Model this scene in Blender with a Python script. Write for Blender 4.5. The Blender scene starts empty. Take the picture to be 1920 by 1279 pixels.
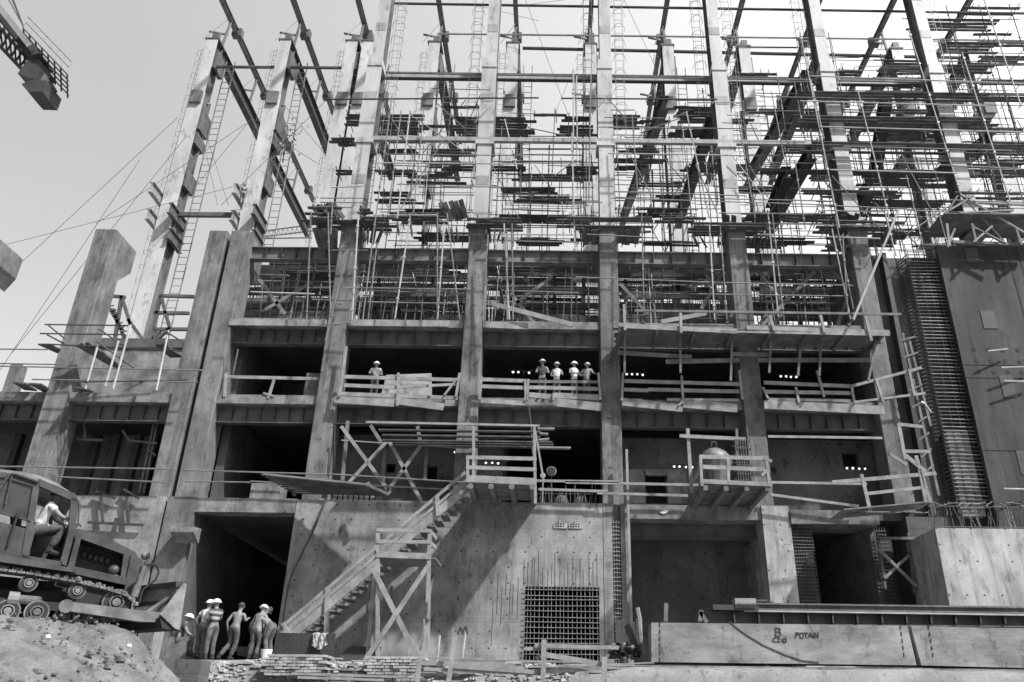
import bpy, bmesh, math, random
from mathutils import Vector, Matrix
random.seed(7)
V = Vector
S = bpy.context.scene
COL = S.collection

# ---------------------------------------------------------------- camera
F_PX, PITCH, YAW, ROLL, PPX = 1508.2, 0.4432, 0.0022, 0.012, 84.4
fw = V((math.sin(YAW)*math.cos(PITCH), math.cos(YAW)*math.cos(PITCH), math.sin(PITCH)))
r0 = V((math.cos(YAW), -math.sin(YAW), 0)); u0 = r0.cross(fw)
RT = math.cos(ROLL)*r0 + math.sin(ROLL)*u0
UP = -math.sin(ROLL)*r0 + math.cos(ROLL)*u0
cd = bpy.data.cameras.new('camera'); cam = bpy.data.objects.new('camera', cd); COL.objects.link(cam)
cam.matrix_world = Matrix(((RT.x, UP.x, -fw.x, 0), (RT.y, UP.y, -fw.y, 0), (RT.z, UP.z, -fw.z, 0), (0, 0, 0, 1)))
cd.sensor_width = 36; cd.lens = F_PX/1920*36; cd.shift_x = -PPX/1920
cd.clip_start = 0.1; cd.clip_end = 6000
S.camera = cam
# ---------------------------------------------------------------- sky, sun, exposure
SUN_TRAVEL = V((-1.28, 1.0, -1.95)).normalized()
el = math.asin(-SUN_TRAVEL.z); az = math.atan2(-SUN_TRAVEL.x, -SUN_TRAVEL.y)
w = bpy.data.worlds.new('World'); S.world = w; w.use_nodes = True
nt = w.node_tree; nt.nodes.clear()
sky = nt.nodes.new('ShaderNodeTexSky'); sky.sky_type = 'NISHITA'; sky.sun_disc = False
sky.sun_elevation = el; sky.sun_rotation = az
sky.air_density = 1.0; sky.dust_density = 6.0; sky.ozone_density = 1.0
bw = nt.nodes.new('ShaderNodeRGBToBW')            # black-and-white film
bg = nt.nodes.new('ShaderNodeBackground'); bg.inputs[1].default_value = 0.15
wo = nt.nodes.new('ShaderNodeOutputWorld')
tc = nt.nodes.new('ShaderNodeTexCoord'); sx = nt.nodes.new('ShaderNodeSeparateXYZ'); nt.links.new(tc.outputs['Generated'], sx.inputs[0])
def wm(op, i0, i1, clamp=False):
    n = nt.nodes.new('ShaderNodeMath'); n.operation = op; n.use_clamp = clamp
    for k, q in enumerate((i0, i1)):
        if isinstance(q, (int, float)): n.inputs[k].default_value = q
        else: nt.links.new(q, n.inputs[k])
    return n.outputs[0]
# sky gain shaped for the light: raised ahead, brightest right, dimmed behind the viewer
view_gain = wm('MULTIPLY', wm('SUBTRACT', sx.outputs[1], .15), 2.6, True)
view_gain = wm('MULTIPLY', view_gain, view_gain)
rise = wm('MULTIPLY', wm('ADD', 1.38, wm('MULTIPLY', wm('ADD', sx.outputs[0], .45), 1.1, True)), wm('ADD', .70, wm('MULTIPLY', sx.outputs[2], .62)))
cn = nt.nodes.new('ShaderNodeTexNoise'); cn.inputs['Scale'].default_value = 3.2; cn.inputs['Detail'].default_value = 5; nt.links.new(tc.outputs['Generated'], cn.inputs['Vector'])
rise = wm('MULTIPLY', rise, wm('ADD', .88, wm('MULTIPLY', cn.outputs[0], .24)))   # faint cloud
gain = wm('ADD', .48, wm('MULTIPLY', view_gain, rise))
nt.links.new(sky.outputs[0], bw.inputs[0]); nt.links.new(wm('MULTIPLY', bw.outputs[0], gain), bg.inputs[0]); nt.links.new(bg.outputs[0], wo.inputs[0])
ld = bpy.data.lights.new('sun', 'SUN'); ld.energy = 3.8; ld.angle = math.radians(1.6); ld.color = (1, 1, 1)
sun = bpy.data.objects.new('sun', ld); COL.objects.link(sun)
sun.rotation_euler = SUN_TRAVEL.to_track_quat('-Z', 'Y').to_euler(); sun.location = (40, -30, 90)
S.view_settings.view_transform = 'Standard'; S.view_settings.look = 'None'
S.view_settings.exposure = 0.52; S.view_settings.gamma = 1.0

# ---------------------------------------------------------------- measuring helpers (survey points of the photograph -> metres)
def ray(x, y): return RT*((x-960-PPX)/F_PX) + UP*((640-y)/F_PX) + fw
def P(x, y, Y): d = ray(x, y); return d*(Y/d.y)
def PX(x, y, X): d = ray(x, y); return d*(X/d.x)
def PZ(x, y, Z): d = ray(x, y); return d*(Z/d.z)
def rnd(a, b): return random.uniform(a, b)

# ---------------------------------------------------------------- mesh builder
class MB:
    def __init__(s): s.v = []; s.f = []
    def add(s, vs, fs):
        n = len(s.v); s.v += [V(a) for a in vs]; s.f += [tuple(n+i for i in f) for f in fs]; return s
    def box(s, x0, x1, y0, y1, z0, z1):
        if x0 > x1: x0, x1 = x1, x0
        if y0 > y1: y0, y1 = y1, y0
        if z0 > z1: z0, z1 = z1, z0
        return s.add([(x0,y0,z0),(x1,y0,z0),(x1,y1,z0),(x0,y1,z0),(x0,y0,z1),(x1,y0,z1),(x1,y1,z1),(x0,y1,z1)],
                     [(0,3,2,1),(4,5,6,7),(0,1,5,4),(1,2,6,5),(2,3,7,6),(3,0,4,7)])
    def bar(s, p, q, a, b, up=(0,0,1)):          # a across, b along up
        p, q = V(p), V(q); d = (q-p); 
        if d.length < 1e-5: return s
        d.normalize(); up = V(up)
        if abs(d.dot(up)) > .97: up = V((0,1,0)) if abs(d.y) < .9 else V((1,0,0))
        r = d.cross(up).normalized(); u = r.cross(d)
        r, u = r*a/2, u*b/2
        return s.add([p-r-u, p+r-u, p+r+u, p-r+u, q-r-u, q+r-u, q+r+u, q-r+u],
                     [(0,1,2,3),(7,6,5,4),(0,4,5,1),(1,5,6,2),(2,6,7,3),(3,7,4,0)])
    def tube(s, p, q, r, r2=None, n=6, cap=True):
        p, q = V(p), V(q); d = q-p
        if d.length < 1e-5: return s
        d.normalize(); a = d.orthogonal().normalized(); b = d.cross(a); r2 = r if r2 is None else r2
        vs = []
        for c, rr in ((p, r), (q, r2)):
            for i in range(n):
                t = 2*math.pi*i/n; vs.append(c + a*(rr*math.cos(t)) + b*(rr*math.sin(t)))
        fs = [(i, (i+1) % n, n+(i+1) % n, n+i) for i in range(n)]
        if cap: fs += [tuple(range(n-1, -1, -1)), tuple(range(n, 2*n))]
        return s.add(vs, fs)
    def path(s, pts, r, n=5):
        for a, b in zip(pts, pts[1:]): s.tube(a, b, r, n=n)
        return s
    def ibeam(s, p, q, w, h, t=.03, up=(0,0,1)):
        p, q, up = V(p), V(q), V(up); d = (q-p).normalized()
        if abs(d.dot(up)) > .97: up = V((0,1,0))
        r = d.cross(up).normalized(); u = r.cross(d)
        s.bar(p+u*(h/2-t/2), q+u*(h/2-t/2), w, t, u); s.bar(p-u*(h/2-t/2), q-u*(h/2-t/2), w, t, u)
        return s.bar(p, q, t, h-2*t, u)
    def prism(s, pts, vec):
        n = len(pts); vec = V(vec); pts = [V(a) for a in pts]
        return s.add(pts + [a+vec for a in pts], [tuple(range(n)), tuple(range(2*n-1, n-1, -1))] + [(i, n+i, n+(i+1) % n, (i+1) % n) for i in range(n)])
    def ell(s, c, rx, ry, rz, nu=10, nv=7, v0=0.0, v1=1.0):
        c = V(c); vs = []; fs = []
        for j in range(nv+1):
            t = math.pi*(v0+(v1-v0)*j/nv)
            for i in range(nu):
                a = 2*math.pi*i/nu
                vs.append(c+V((rx*math.sin(t)*math.cos(a), ry*math.sin(t)*math.sin(a), rz*math.cos(t))))
        for j in range(nv):
            for i in range(nu): fs.append((j*nu+i, (j+1)*nu+i, (j+1)*nu+(i+1) % nu, j*nu+(i+1) % nu))
        if v1 < 1: fs.append(tuple(nv*nu+i for i in range(nu)))
        return s.add(vs, fs)
    def wall(s, x0, x1, y0, y1, z0, z1, holes=()):   # wall in the XZ plane, thickness y0..y1, rectangular holes
        xs = sorted(set([x0, x1] + [h[0] for h in holes] + [h[1] for h in holes]))
        zs = sorted(set([z0, z1] + [h[2] for h in holes] + [h[3] for h in holes]))
        solid = lambda i, j: 0 <= i < len(xs)-1 and 0 <= j < len(zs)-1 and not any(h[0] <= (xs[i]+xs[i+1])/2 <= h[1] and h[2] <= (zs[j]+zs[j+1])/2 <= h[3] for h in holes)
        for i in range(len(xs)-1):
            for j in range(len(zs)-1):
                if not solid(i, j): continue
                a, b, c, d = xs[i], xs[i+1], zs[j], zs[j+1]
                s.add([(a,y0,c),(b,y0,c),(b,y0,d),(a,y0,d)], [(0,1,2,3)]); s.add([(a,y1,c),(b,y1,c),(b,y1,d),(a,y1,d)], [(3,2,1,0)])
                if not solid(i-1, j): s.add([(a,y0,c),(a,y1,c),(a,y1,d),(a,y0,d)], [(3,2,1,0)])
                if not solid(i+1, j): s.add([(b,y0,c),(b,y1,c),(b,y1,d),(b,y0,d)], [(0,1,2,3)])
                if not solid(i, j-1): s.add([(a,y0,c),(b,y0,c),(b,y1,c),(a,y1,c)], [(3,2,1,0)])
                if not solid(i, j+1): s.add([(a,y0,d),(b,y0,d),(b,y1,d),(a,y1,d)], [(0,1,2,3)])
        return s
    def build(s, name, mat, parent=None, smooth=False, bev=0):
        me = bpy.data.meshes.new(name)
        off = V((0,0,0))
        if parent is not None:
            pp = parent
            while pp is not None: off += pp.location; pp = pp.parent
        elif s.v:
            lo = [min(v[i] for v in s.v) for i in range(3)]; hi = [max(v[i] for v in s.v) for i in range(3)]
            off = V(((lo[0]+hi[0])/2, (lo[1]+hi[1])/2, lo[2]))
        me.from_pydata([v-off for v in s.v], [], s.f); me.update()
        bm = bmesh.new(); bm.from_mesh(me); bmesh.ops.recalc_face_normals(bm, faces=bm.faces); bm.to_mesh(me); bm.free()
        me.materials.append(mat)
        if smooth:
            for p in me.polygons: p.use_smooth = True
        o = bpy.data.objects.new(name, me); COL.objects.link(o)
        if parent is not None: o.parent = parent
        else: o.location = off
        if bev:
            m = o.modifiers.new('bevel', 'BEVEL'); m.width = bev; m.segments = 1; m.limit_method = 'ANGLE'
        return o

def tag(o, label=None, cat=None, group=None, kind=None):
    if label: o['label'] = label
    if cat: o['category'] = cat
    if group: o['group'] = group
    if kind: o['kind'] = kind
    return o
def thing(name, label, cat, loc, group=None):
    o = bpy.data.objects.new(name, None); COL.objects.link(o); o.location = loc; o.empty_display_size = .2
    return tag(o, label, cat, group)
def solo(name, mb, mat, label, cat, group=None, **k): return tag(mb.build(name, mat, **k), label, cat, group)
def dup(o, parent=None, loc=None):
    c = o.copy(); COL.objects.link(c)
    if parent is not None: c.parent = parent
    if loc is not None: c.location = loc
    for ch in list(o.children): dup(ch, c)
    return c

# ---------------------------------------------------------------- materials (grey-scale film)
def mat(name, base, var=.35, scale=1.2, stretch=(1,1,1), rough=.85, fine=.2, spots=0.0, joints=None, holes=False, bump=.15, metal=0.0, streak=0.0):
    m = bpy.data.materials.new(name); m.use_nodes = True
    t = m.node_tree; N = t.nodes; L = t.links; N.clear()
    out = N.new('ShaderNodeOutputMaterial'); b = N.new('ShaderNodeBsdfPrincipled'); L.new(b.outputs[0], out.inputs[0])
    b.inputs['Roughness'].default_value = rough; b.inputs['Metallic'].default_value = metal
    geo = N.new('ShaderNodeNewGeometry')
    def math_(op, a, c=None, clamp=False):
        n = N.new('ShaderNodeMath'); n.operation = op; n.use_clamp = clamp
        for i, x in enumerate((a, c)):
            if x is None: continue
            if isinstance(x, (int, float)): n.inputs[i].default_value = x
            else: L.new(x, n.inputs[i])
        return n.outputs[0]
    def noise(sc, st, det=6, ro=.6):
        mp = N.new('ShaderNodeMapping'); mp.inputs['Scale'].default_value = st; L.new(geo.outputs['Position'], mp.inputs[0])
        n = N.new('ShaderNodeTexNoise'); n.inputs['Scale'].default_value = sc; n.inputs['Detail'].default_value = det; n.inputs['Roughness'].default_value = ro
        L.new(mp.outputs[0], n.inputs['Vector']); return n.outputs[0]
    val = math_('ADD', 1.0-var*.5, math_('MULTIPLY', math_('MULTIPLY', math_('SUBTRACT', noise(scale, stretch), .36), 3.6, True), var))
    big = noise(scale*.33, (1, 1, 1), 3, .5)
    val = math_('MULTIPLY', val, math_('ADD', 1-var*.45, math_('MULTIPLY', big, var*.9)))
    fn = noise(14, stretch, 5, .7)
    grit = noise(45, (1, 1, 1), 2, .7)
    val = math_('MULTIPLY', val, math_('ADD', 1-fine*1.2, math_('MULTIPLY', grit, 2.4*fine)))
    val = math_('MULTIPLY', val, math_('ADD', 1-fine, math_('MULTIPLY', fn, 2*fine)))
    if streak:
        sn = noise(5, (1, 1, .06), 3, .6)
        val = math_('MULTIPLY', val, math_('SUBTRACT', 1.0, math_('MULTIPLY', math_('MULTIPLY', math_('SUBTRACT', sn, .52), 5, True), streak)))
    if streak or spots:
        rs = noise(2.1, (1, 1, .45), 5, .75)
        val = math_('MULTIPLY', val, math_('SUBTRACT', 1.0, math_('MULTIPLY', math_('MULTIPLY', math_('SUBTRACT', rs, .55), 9, True), .45)))
        ls = noise(3.3, (1, 1, .25), 4, .7)
        val = math_('MULTIPLY', val, math_('ADD', 1.0, math_('MULTIPLY', math_('MULTIPLY', math_('SUBTRACT', ls, .6), 9, True), .22)))
    if spots:
        sp = noise(7, (1,1,1), 2, .5)
        val = math_('MULTIPLY', val, math_('SUBTRACT', 1.0, math_('MULTIPLY', math_('MULTIPLY', math_('SUBTRACT', sp, .66), 14, True), spots)))
    sep = N.new('ShaderNodeSeparateXYZ'); L.new(geo.outputs['Position'], sep.inputs[0])
    if joints:                                     # board joints: (axis, spacing, strength, width)
        for ax, spc, st, wd in joints:
            fr = math_('FRACT', math_('ADD', math_('DIVIDE', sep.outputs[ax], spc), 100.13))
            ln = math_('LESS_THAN', fr, wd)
            val = math_('MULTIPLY', val, math_('SUBTRACT', 1.0, math_('MULTIPLY', ln, st)))
            cell = N.new('ShaderNodeTexWhiteNoise'); cell.noise_dimensions = '1D'
            L.new(math_('FLOOR', math_('ADD', math_('DIVIDE', sep.outputs[ax], spc), 100.13)), cell.inputs['W'])
            val = math_('MULTIPLY', val, math_('ADD', 1-st*.35, math_('MULTIPLY', cell.outputs[0], st*.7)))
    if holes:                                      # formwork tie holes
        fx = math_('SUBTRACT', math_('FRACT', math_('ADD', math_('DIVIDE', sep.outputs[0], .62), 50.2)), .5)
        fz = math_('SUBTRACT', math_('FRACT', math_('ADD', math_('DIVIDE', sep.outputs[2], .58), 50.3)), .5)
        d = math_('ADD', math_('MULTIPLY', fx, fx), math_('MULTIPLY', fz, fz))
        ck = N.new('ShaderNodeTexWhiteNoise'); ck.noise_dimensions = '2D'
        cb = N.new('ShaderNodeCombineXYZ')
        L.new(math_('FLOOR', math_('ADD', math_('DIVIDE', sep.outputs[0], .62), 50.2)), cb.inputs[0]); L.new(math_('FLOOR', math_('ADD', math_('DIVIDE', sep.outputs[2], .58), 50.3)), cb.inputs[1])
        L.new(cb.outputs[0], ck.inputs['Vector'])
        h = math_('MULTIPLY', math_('LESS_THAN', d, .0042), math_('GREATER_THAN', ck.outputs[0], .45))
        val = math_('MULTIPLY', val, math_('SUBTRACT', 1.0, math_('MULTIPLY', h, .75)))
    val = math_('MULTIPLY', val, base)
    cmb = N.new('ShaderNodeCombineColor')
    for i in range(3): L.new(val, cmb.inputs[i])
    L.new(cmb.outputs[0], b.inputs['Base Color'])
    if bump:
        bp = N.new('ShaderNodeBump'); bp.inputs['Strength'].default_value = bump; bp.inputs['Distance'].default_value = .05
        L.new(fn, bp.inputs['Height']); L.new(bp.outputs[0], b.inputs['Normal'])
    return m
def emit(name, val, st):
    m = bpy.data.materials.new(name); m.use_nodes = True; b = m.node_tree.nodes['Principled BSDF']
    b.inputs['Base Color'].default_value = (val, val, val, 1); b.inputs['Emission Color'].default_value = (1, 1, 1, 1); b.inputs['Emission Strength'].default_value = st
    return m
K = {}
K['column'] = mat('board_marked_concrete', .175, .65, 1.5, (1, 1, .6), spots=.6, joints=[(0, .14, .24, .09), (2, 2.4, .12, .02)], streak=.3)
K['wall'] = mat('cast_wall_concrete', .275, .75, .9, (1, 1, .7), spots=.5, joints=[(2, .29, .10, .05), (2, 1.16, .16, .03), (0, 2.48, .2, .014)], holes=True, streak=.2)
K['rough_wall'] = mat('rough_wall_concrete', .24, .8, 1.1, spots=.5, joints=[(2, .17, .14, .1)], streak=.25)
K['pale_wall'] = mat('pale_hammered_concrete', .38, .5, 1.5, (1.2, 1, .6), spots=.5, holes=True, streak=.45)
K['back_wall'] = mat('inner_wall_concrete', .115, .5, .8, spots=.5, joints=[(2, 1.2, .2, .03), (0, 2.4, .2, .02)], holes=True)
K['lbeam'] = mat('streaked_precast_concrete', .25, .6, 1.6, (.6, 1, 1.7), fine=.2, spots=.4)
K['grid'] = mat('pale_reinforcing_bar', .24, .4, 3.0, rough=.7, bump=0)
K['slab'] = mat('slab_edge_concrete', .205, .75, 2.0, spots=.4)
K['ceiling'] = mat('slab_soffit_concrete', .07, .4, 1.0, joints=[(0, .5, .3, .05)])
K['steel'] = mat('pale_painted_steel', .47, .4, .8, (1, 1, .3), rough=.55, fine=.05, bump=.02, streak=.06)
K['primer'] = mat('dark_primed_steel', .055, .4, 1.5, rough=.6, bump=.03)
K['rear_steel'] = mat('lightened_rear_steel', .55, .35, .8, (1, 1, .3), rough=.55, fine=.06, bump=.02, streak=.1)  # lighter copy of the column steel, offsets shade on the rear flanges
K['web'] = mat('dark_steel_web', .16, .5, 1.2, (1, 1, .4), rough=.65, bump=.03, streak=.3)  # web and rear flange steel set darker than the pale front flange
K['girder'] = mat('grey_steel_girder', .11, .5, 1.6, rough=.6, bump=.03)
K['beam'] = mat('light_grey_steel_beam', .34, .3, 1.4, rough=.55, bump=.02, streak=.3)
K['tube'] = mat('galvanised_tube', .20, .5, 2.0, rough=.45, bump=0)
K['bright'] = mat('bright_aluminium_tube', .42, .3, 2.0, rough=.4, bump=0)
K['dark_tube'] = mat('dark_iron_tube', .06, .4, 2.0, rough=.6, bump=0)
K['rebar'] = mat('rusty_reinforcing_bar', .10, .5, 3.0, rough=.8, bump=0)
K['rebar_pale'] = mat('dusty_reinforcing_bar', .23, .5, 3.0, rough=.8, bump=0)
K['timber'] = mat('sawn_timber', .27, .5, 2.5, (1, 1, 1), fine=.2)
K['old_timber'] = mat('weathered_timber', .16, .6, 2.5, fine=.25)
K['deck'] = mat('dark_scaffold_planks', .10, .7, 2.0, fine=.3)
K['dim'] = mat('shade_darkened_concrete', .09, .5, .8, spots=.4, joints=[(2, 1.2, .2, .03), (0, 2.4, .2, .02)])  # darker copy of the inner concrete, interior shade put into its colour
K['form_shade'] = mat('formwork_and_shade_black', .04, .5, .7, (1, 1, .5), spots=.0, fine=.25, rough=.6, streak=.4)  # formwork black, also paints the shade on inner back walls and backings
K['panel'] = mat('shade_dark_board_formwork', .042, .8, .9, (1, 1, .3), spots=.4, rough=.75, streak=.5, joints=[(0, .31, .3, .05)])  # formwork boards darkened so their colour carries the shade over the tower
K['soil'] = mat('dry_soil', .17, .6, 2.2, fine=.45, bump=.9, spots=.25)
K['ground'] = mat('site_ground', .22, .5, .8, fine=.3, bump=.6, spots=.4)
K['brick'] = mat('whitewashed_brick', .36, .7, 3.0, fine=.2)
K['black'] = mat('black_rubber', .03, .3, 2.0)
K['paint'] = mat('dusty_tractor_paint', .045, .9, 3.0, fine=.3, rough=.5, bump=.05)
K['pale_paint'] = mat('worn_tractor_steel', .16, .8, 3.0, fine=.25, rough=.5)
K['blade'] = mat('scoured_blade_steel', .22, .7, 3.0, fine=.3, rough=.5)
K['dusty'] = mat('mud_caked_track', .17, .7, 4.0, fine=.4, bump=.6)
K['helmet'] = mat('white_helmet', .82, .08, 5, fine=.03, rough=.4, bump=0)
K['grey_helmet'] = mat('grey_helmet', .45, .1, 5, fine=.03, rough=.4, bump=0)
K['skin'] = mat('tanned_skin', .23, .1, 5, fine=.05, rough=.6, bump=0)
K['hair'] = mat('dark_hair', .05, .3, 20)
K['white_cloth'] = mat('white_cotton', .65, .75, 8, fine=.1)
K['grey_cloth'] = mat('grey_cotton', .33, .75, 8, fine=.1)
K['dark_cloth'] = mat('dark_cotton', .07, .75, 8, fine=.1)
K['denim'] = mat('work_trousers', .095, .75, 6, fine=.15)
K['stripe'] = mat('striped_jersey', .30, .2, 8, joints=[(2, .17, .85, .5)])
K['lamp'] = emit('lit_lamp_glass', .9, .9)
K['leaf'] = mat('branch_leaf', .08, .4, 6, bump=0)
K['cable'] = mat('steel_cable', .09, .2, 2, bump=0)
K['mark'] = mat('black_marking_paint', .05, .9, 9, bump=0)
K['glass'] = mat('dusty_window_glass', .05, .5, 4, rough=.2, bump=0)
K['paper'] = mat('white_scrap', .75, .2, 6)

YF = 31.7
cols = dict(L=-20.95, P1=-15.72, P2=-14.68, A=-9.62, B=-3.63, C=2.38, D=8.38, E=14.05, F=19.75)
# ================================================================ SETTING: ground, embankment, mound
def gh(x, y):
    n = .05*math.sin(x*1.7+y*.9)+.04*math.sin(x*3.1-y*2.3)+.03*math.sin(x*.53+y*5.1)
    t = min(1, max(0, (y-22.6)/1.5)); t = t*t*(3-2*t)
    return -1.7+3.12*t+.2*min(1, max(0, (y-24.3)/2)) + n*(1 if y < 24.2 else .35)
xs = [-1500, -500, -120, -60]+[-34+i*.5 for i in range(129)]+[60, 120, 500, 1500]
ys = [-200, -40, 0, 6]+[8+i*.5 for i in range(24)]+[20+i*.2 for i in range(30)]+[26, 28, 30, 32, 36, 50, 90, 200, 700, 3000]
g = MB(); g.v = [V((x, y, gh(x, y) if abs(x) < 100 and y < 60 else 1.4)) for y in ys for x in xs]
nx = len(xs); g.f = [(j*nx+i, j*nx+i+1, (j+1)*nx+i+1, (j+1)*nx+i) for j in range(len(ys)-1) for i in range(nx-1)]
tag(g.build('ground', K['ground'], smooth=True), 'pale dusty building site ground below the concrete frame', 'ground', kind='structure')
# soil mound under the bulldozer: ridge line surveyed along the tractor's side plane
BY = math.radians(36); BF = V((math.cos(BY), math.sin(BY), 0)); BL = V((-math.sin(BY), math.cos(BY), 0)); B0 = P(60, 1150, 15.6)
def B(x, y, d=0.0):                                   # point on the tractor's side plane, d metres towards its far side
    q = ray(x, y); return q*(((B0+BL*d).dot(BL))/q.dot(BL))
ridge = [(-90, 1136), (0, 1148), (60, 1150), (120, 1152), (180, 1162), (235, 1176), (262, 1194), (300, 1236), (333, 1270), (350, 1300), (366, 1330)]
rp = [((B(a, b, -.7)-B0).dot(BF), B(a, b, -.7).z) for a, b in ridge]
def ridge_z(s):
    if s <= rp[0][0]: return rp[0][1]
    for a, b in zip(rp, rp[1:]):
        if a[0] <= s <= b[0]: return a[1]+(b[1]-a[1])*(s-a[0])/(b[0]-a[0])
    return rp[-1][1]-(s-rp[-1][0])*.9
def mz(s, t):
    top = ridge_z(s)
    if t < -.7: return top-(-.7-t)*.62-.012*(-.7-t)**2
    return top-.08 if t < 2.8 else top-.08-(t-2.8)
m = MB(); nX, nY = 190, 130
from mathutils import noise as mn
for j in range(nY):
    for i in range(nX):
        s = -8+i*(15.0/nX); t = -7.5+j*(13.0/nY); q = B0+BF*s+BL*t; x, y = q.x, q.y
        z = mz(s, t)+.13*mn.noise(V((x*1.1, y*1.1, 0)))-(.05*max(0, math.sin(t*3.1+.6*math.sin(s*2.3)))**3 if t < -.6 else 0)+.05*mn.noise(V((x*3.3, y*3.3, 4)))+.035*mn.noise(V((x*9, y*9, 2)))
        m.v.append(V((x, y, max(z, -1.9))))
m.f = [(j*nX+i, j*nX+i+1, (j+1)*nX+i+1, (j+1)*nX+i) for j in range(nY-1) for i in range(nX-1)]
tag(m.build('soil_mound', K['soil'], smooth=True), 'sloping heap of dry soil carrying the bulldozer', 'mound', kind='structure')
cl = MB()
for i in range(1500):
    s, t = rnd(-4, 4), rnd(-5, -.2); q = B0+BF*s+BL*t
    r = rnd(.012, .04) if random.random() < .92 else rnd(.05, .10); cl.ell((q.x, q.y, mz(s, t)+.01), r*rnd(.8, 1.4), r, r*.8, 5, 3)
tag(cl.build('soil_clods', K['soil']), 'loose clods strewn over the soil heap', 'clods', kind='stuff')
for i, (a, b, lb) in enumerate([(90, 1195, 'small white stone on the soil below the dozer track'), (242, 1212, 'crumpled white scrap lying on the right slope of the soil heap')]):
    c = B(a, b, -1.6); c = B0+BF*(c-B0).dot(BF)+BL*-1.6; c.z = B(a, b, -1.6).z; pm = MB().ell(c, .05, .05, .04, 7, 5); solo('white_scrap', pm, K['paper'], lb, 'scrap')
# brick rubble on the embankment
rb = MB()
for i in range(3200):
    x = rnd(-11.2, .5); y = rnd(22.7, 24.6); z = gh(x, y)+rnd(-.05, .02)
    d = V((rnd(-1, 1), rnd(-.6, .6), rnd(-.15, .15))).normalized()*rnd(.04, .10)
    rb.bar(V((x, y, z))-d, V((x, y, z))+d, rnd(.05, .10), rnd(.02, .05), (rnd(-.3, .3), rnd(-.3, .3), 1))
tag(rb.build('brick_rubble', K['brick']), 'broken pale bricks littering the edge of the embankment', 'rubble', kind='stuff')

# ================================================================ CONCRETE COLUMNS
names = dict(L='tall free-standing concrete column left of the twin pair, with corbelled head', P1='left half of the twin concrete columns at the expansion joint', P2='right half of the twin concrete columns at the expansion joint',
  A='concrete column between the open left bay and the guarded balcony of the lone worker', B='concrete column rising behind the timber landing roof, left of the four workers', C='concrete column just right of the four workers on the balcony',
  D='concrete column behind the cantilevered platform with the drum', E='shaded concrete column beside the reinforcement cage tower')
for k, lb in names.items():
    x = cols[k]; zt = 20.5 if k in ('L', 'P1', 'P2') else 20.9
    zb = 1.3 if k == 'P2' else 7.85
    w_ = .98 if k in ('L',) else .84
    mb = MB(); c = .03
    def colbox(x0, x1, y0, y1, z0, z1):
        pts = [(x0+c, y0, z0), (x1-c, y0, z0), (x1, y0+c, z0), (x1, y1, z0), (x0, y1, z0), (x0, y0+c, z0)]
        mb.prism(pts, (0, 0, z1-z0))
    root = thing('concrete_column', lb, 'column', (x, YF+.6, zb), 'concrete columns of the facade')
    colbox(x-w_/2, x+w_/2, YF, YF+1.15, zb, zt)
    mb.build('shaft', K['column'], root)
    if k in ('L', 'P1', 'P2'):
        h = MB(); h.prism([(x-w_/2+.01, YF+1.15, zt-2.1), (x-w_/2+.01, YF+2.0, zt-1.2), (x-w_/2+.01, YF+2.0, zt), (x-w_/2+.01, YF+1.15, zt)], (w_-.02, 0, 0)); h.build('corbel', K['column'], root)
    elif k != 'P2':
        h = MB().box(x-w_/2-.06, x+w_/2+.06, YF-.04, YF+1.2, zt-.12, zt); h.build('bearing_plate', K['girder'], root)
    if k in ('A', 'B', 'C', 'D'):
        h = MB()
        for q in range(12): z = 8.3+q*1.05; h.box(x-.05+rnd(-.2, .2), x+.03+rnd(-.02, .05), YF-.006, YF+.01, z, z+rnd(.05, .12))
        h.build('patch', K['girder'], root)
xx = -26.6
root = thing('concrete_column', 'corbelled concrete column head cut by the left edge of the picture', 'column', (xx, YF+.6, 7.85), 'concrete columns of the facade')
MB().box(xx-.5, xx+.4, YF, YF+1.15, 7.85, 20.3).build('shaft', K['column'], root)
h = MB(); h.prism([(xx+.4, YF+.1, 18.2), (xx+.75, YF+.1, 18.9), (xx+.75, YF+.1, 20.0), (xx+.4, YF+.1, 20.3)], (0, 1.9, 0)); h.build('corbel', K['column'], root)

# ================================================================ SLABS, GIRDERS, WALLS OF THE STOREYS
def slab(x0, x1, zt, th, y0, lb, y1=46.0): return solo('floor_slab', MB().box(x0, x1, y0, 33.1, zt-th, zt), K['slab'], lb, 'slab', 'floor slabs of the frame')
def plate_girder(x0, x1, zt, h, y, lb, mt='girder', nst=6, group='steel edge girders'):
    r = thing('plate_girder', lb, 'girder', ((x0+x1)/2, y, zt-h), group)
    MB().ibeam((x0, y, zt-h/2), (x1, y, zt-h/2), .34, h, .035).build('girder_body', K[mt], r)
    for i in range(1, nst+1):
        x = x0+(x1-x0)*i/(nst+1); MB().box(x-.014, x+.014, y-.165, y-.02, zt-h+.04, zt-.04).build('stiffener', K['primer'], r)
    return r
X = cols
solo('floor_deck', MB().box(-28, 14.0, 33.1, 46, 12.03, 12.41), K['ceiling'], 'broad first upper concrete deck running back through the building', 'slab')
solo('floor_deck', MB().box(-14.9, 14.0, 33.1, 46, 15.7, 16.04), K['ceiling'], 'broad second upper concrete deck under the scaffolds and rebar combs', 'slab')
bays = [('L0', -26.1, -21.45, 'far left bay behind the cab'), ('L', -20.45, -16.15, 'bay left of the twin columns'), ('PA', -14.25, -10.05, 'dark open bay right of the twin columns'), ('AB', -9.19, -4.06, 'bay of the lone worker'), ('BC', -3.2, 1.95, 'bay of the four workers'),
        ('CD', 2.81, 7.95, 'bay above the drum platform'), ('DE', 8.81, 13.62, 'bay left of the cage tower')]
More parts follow.
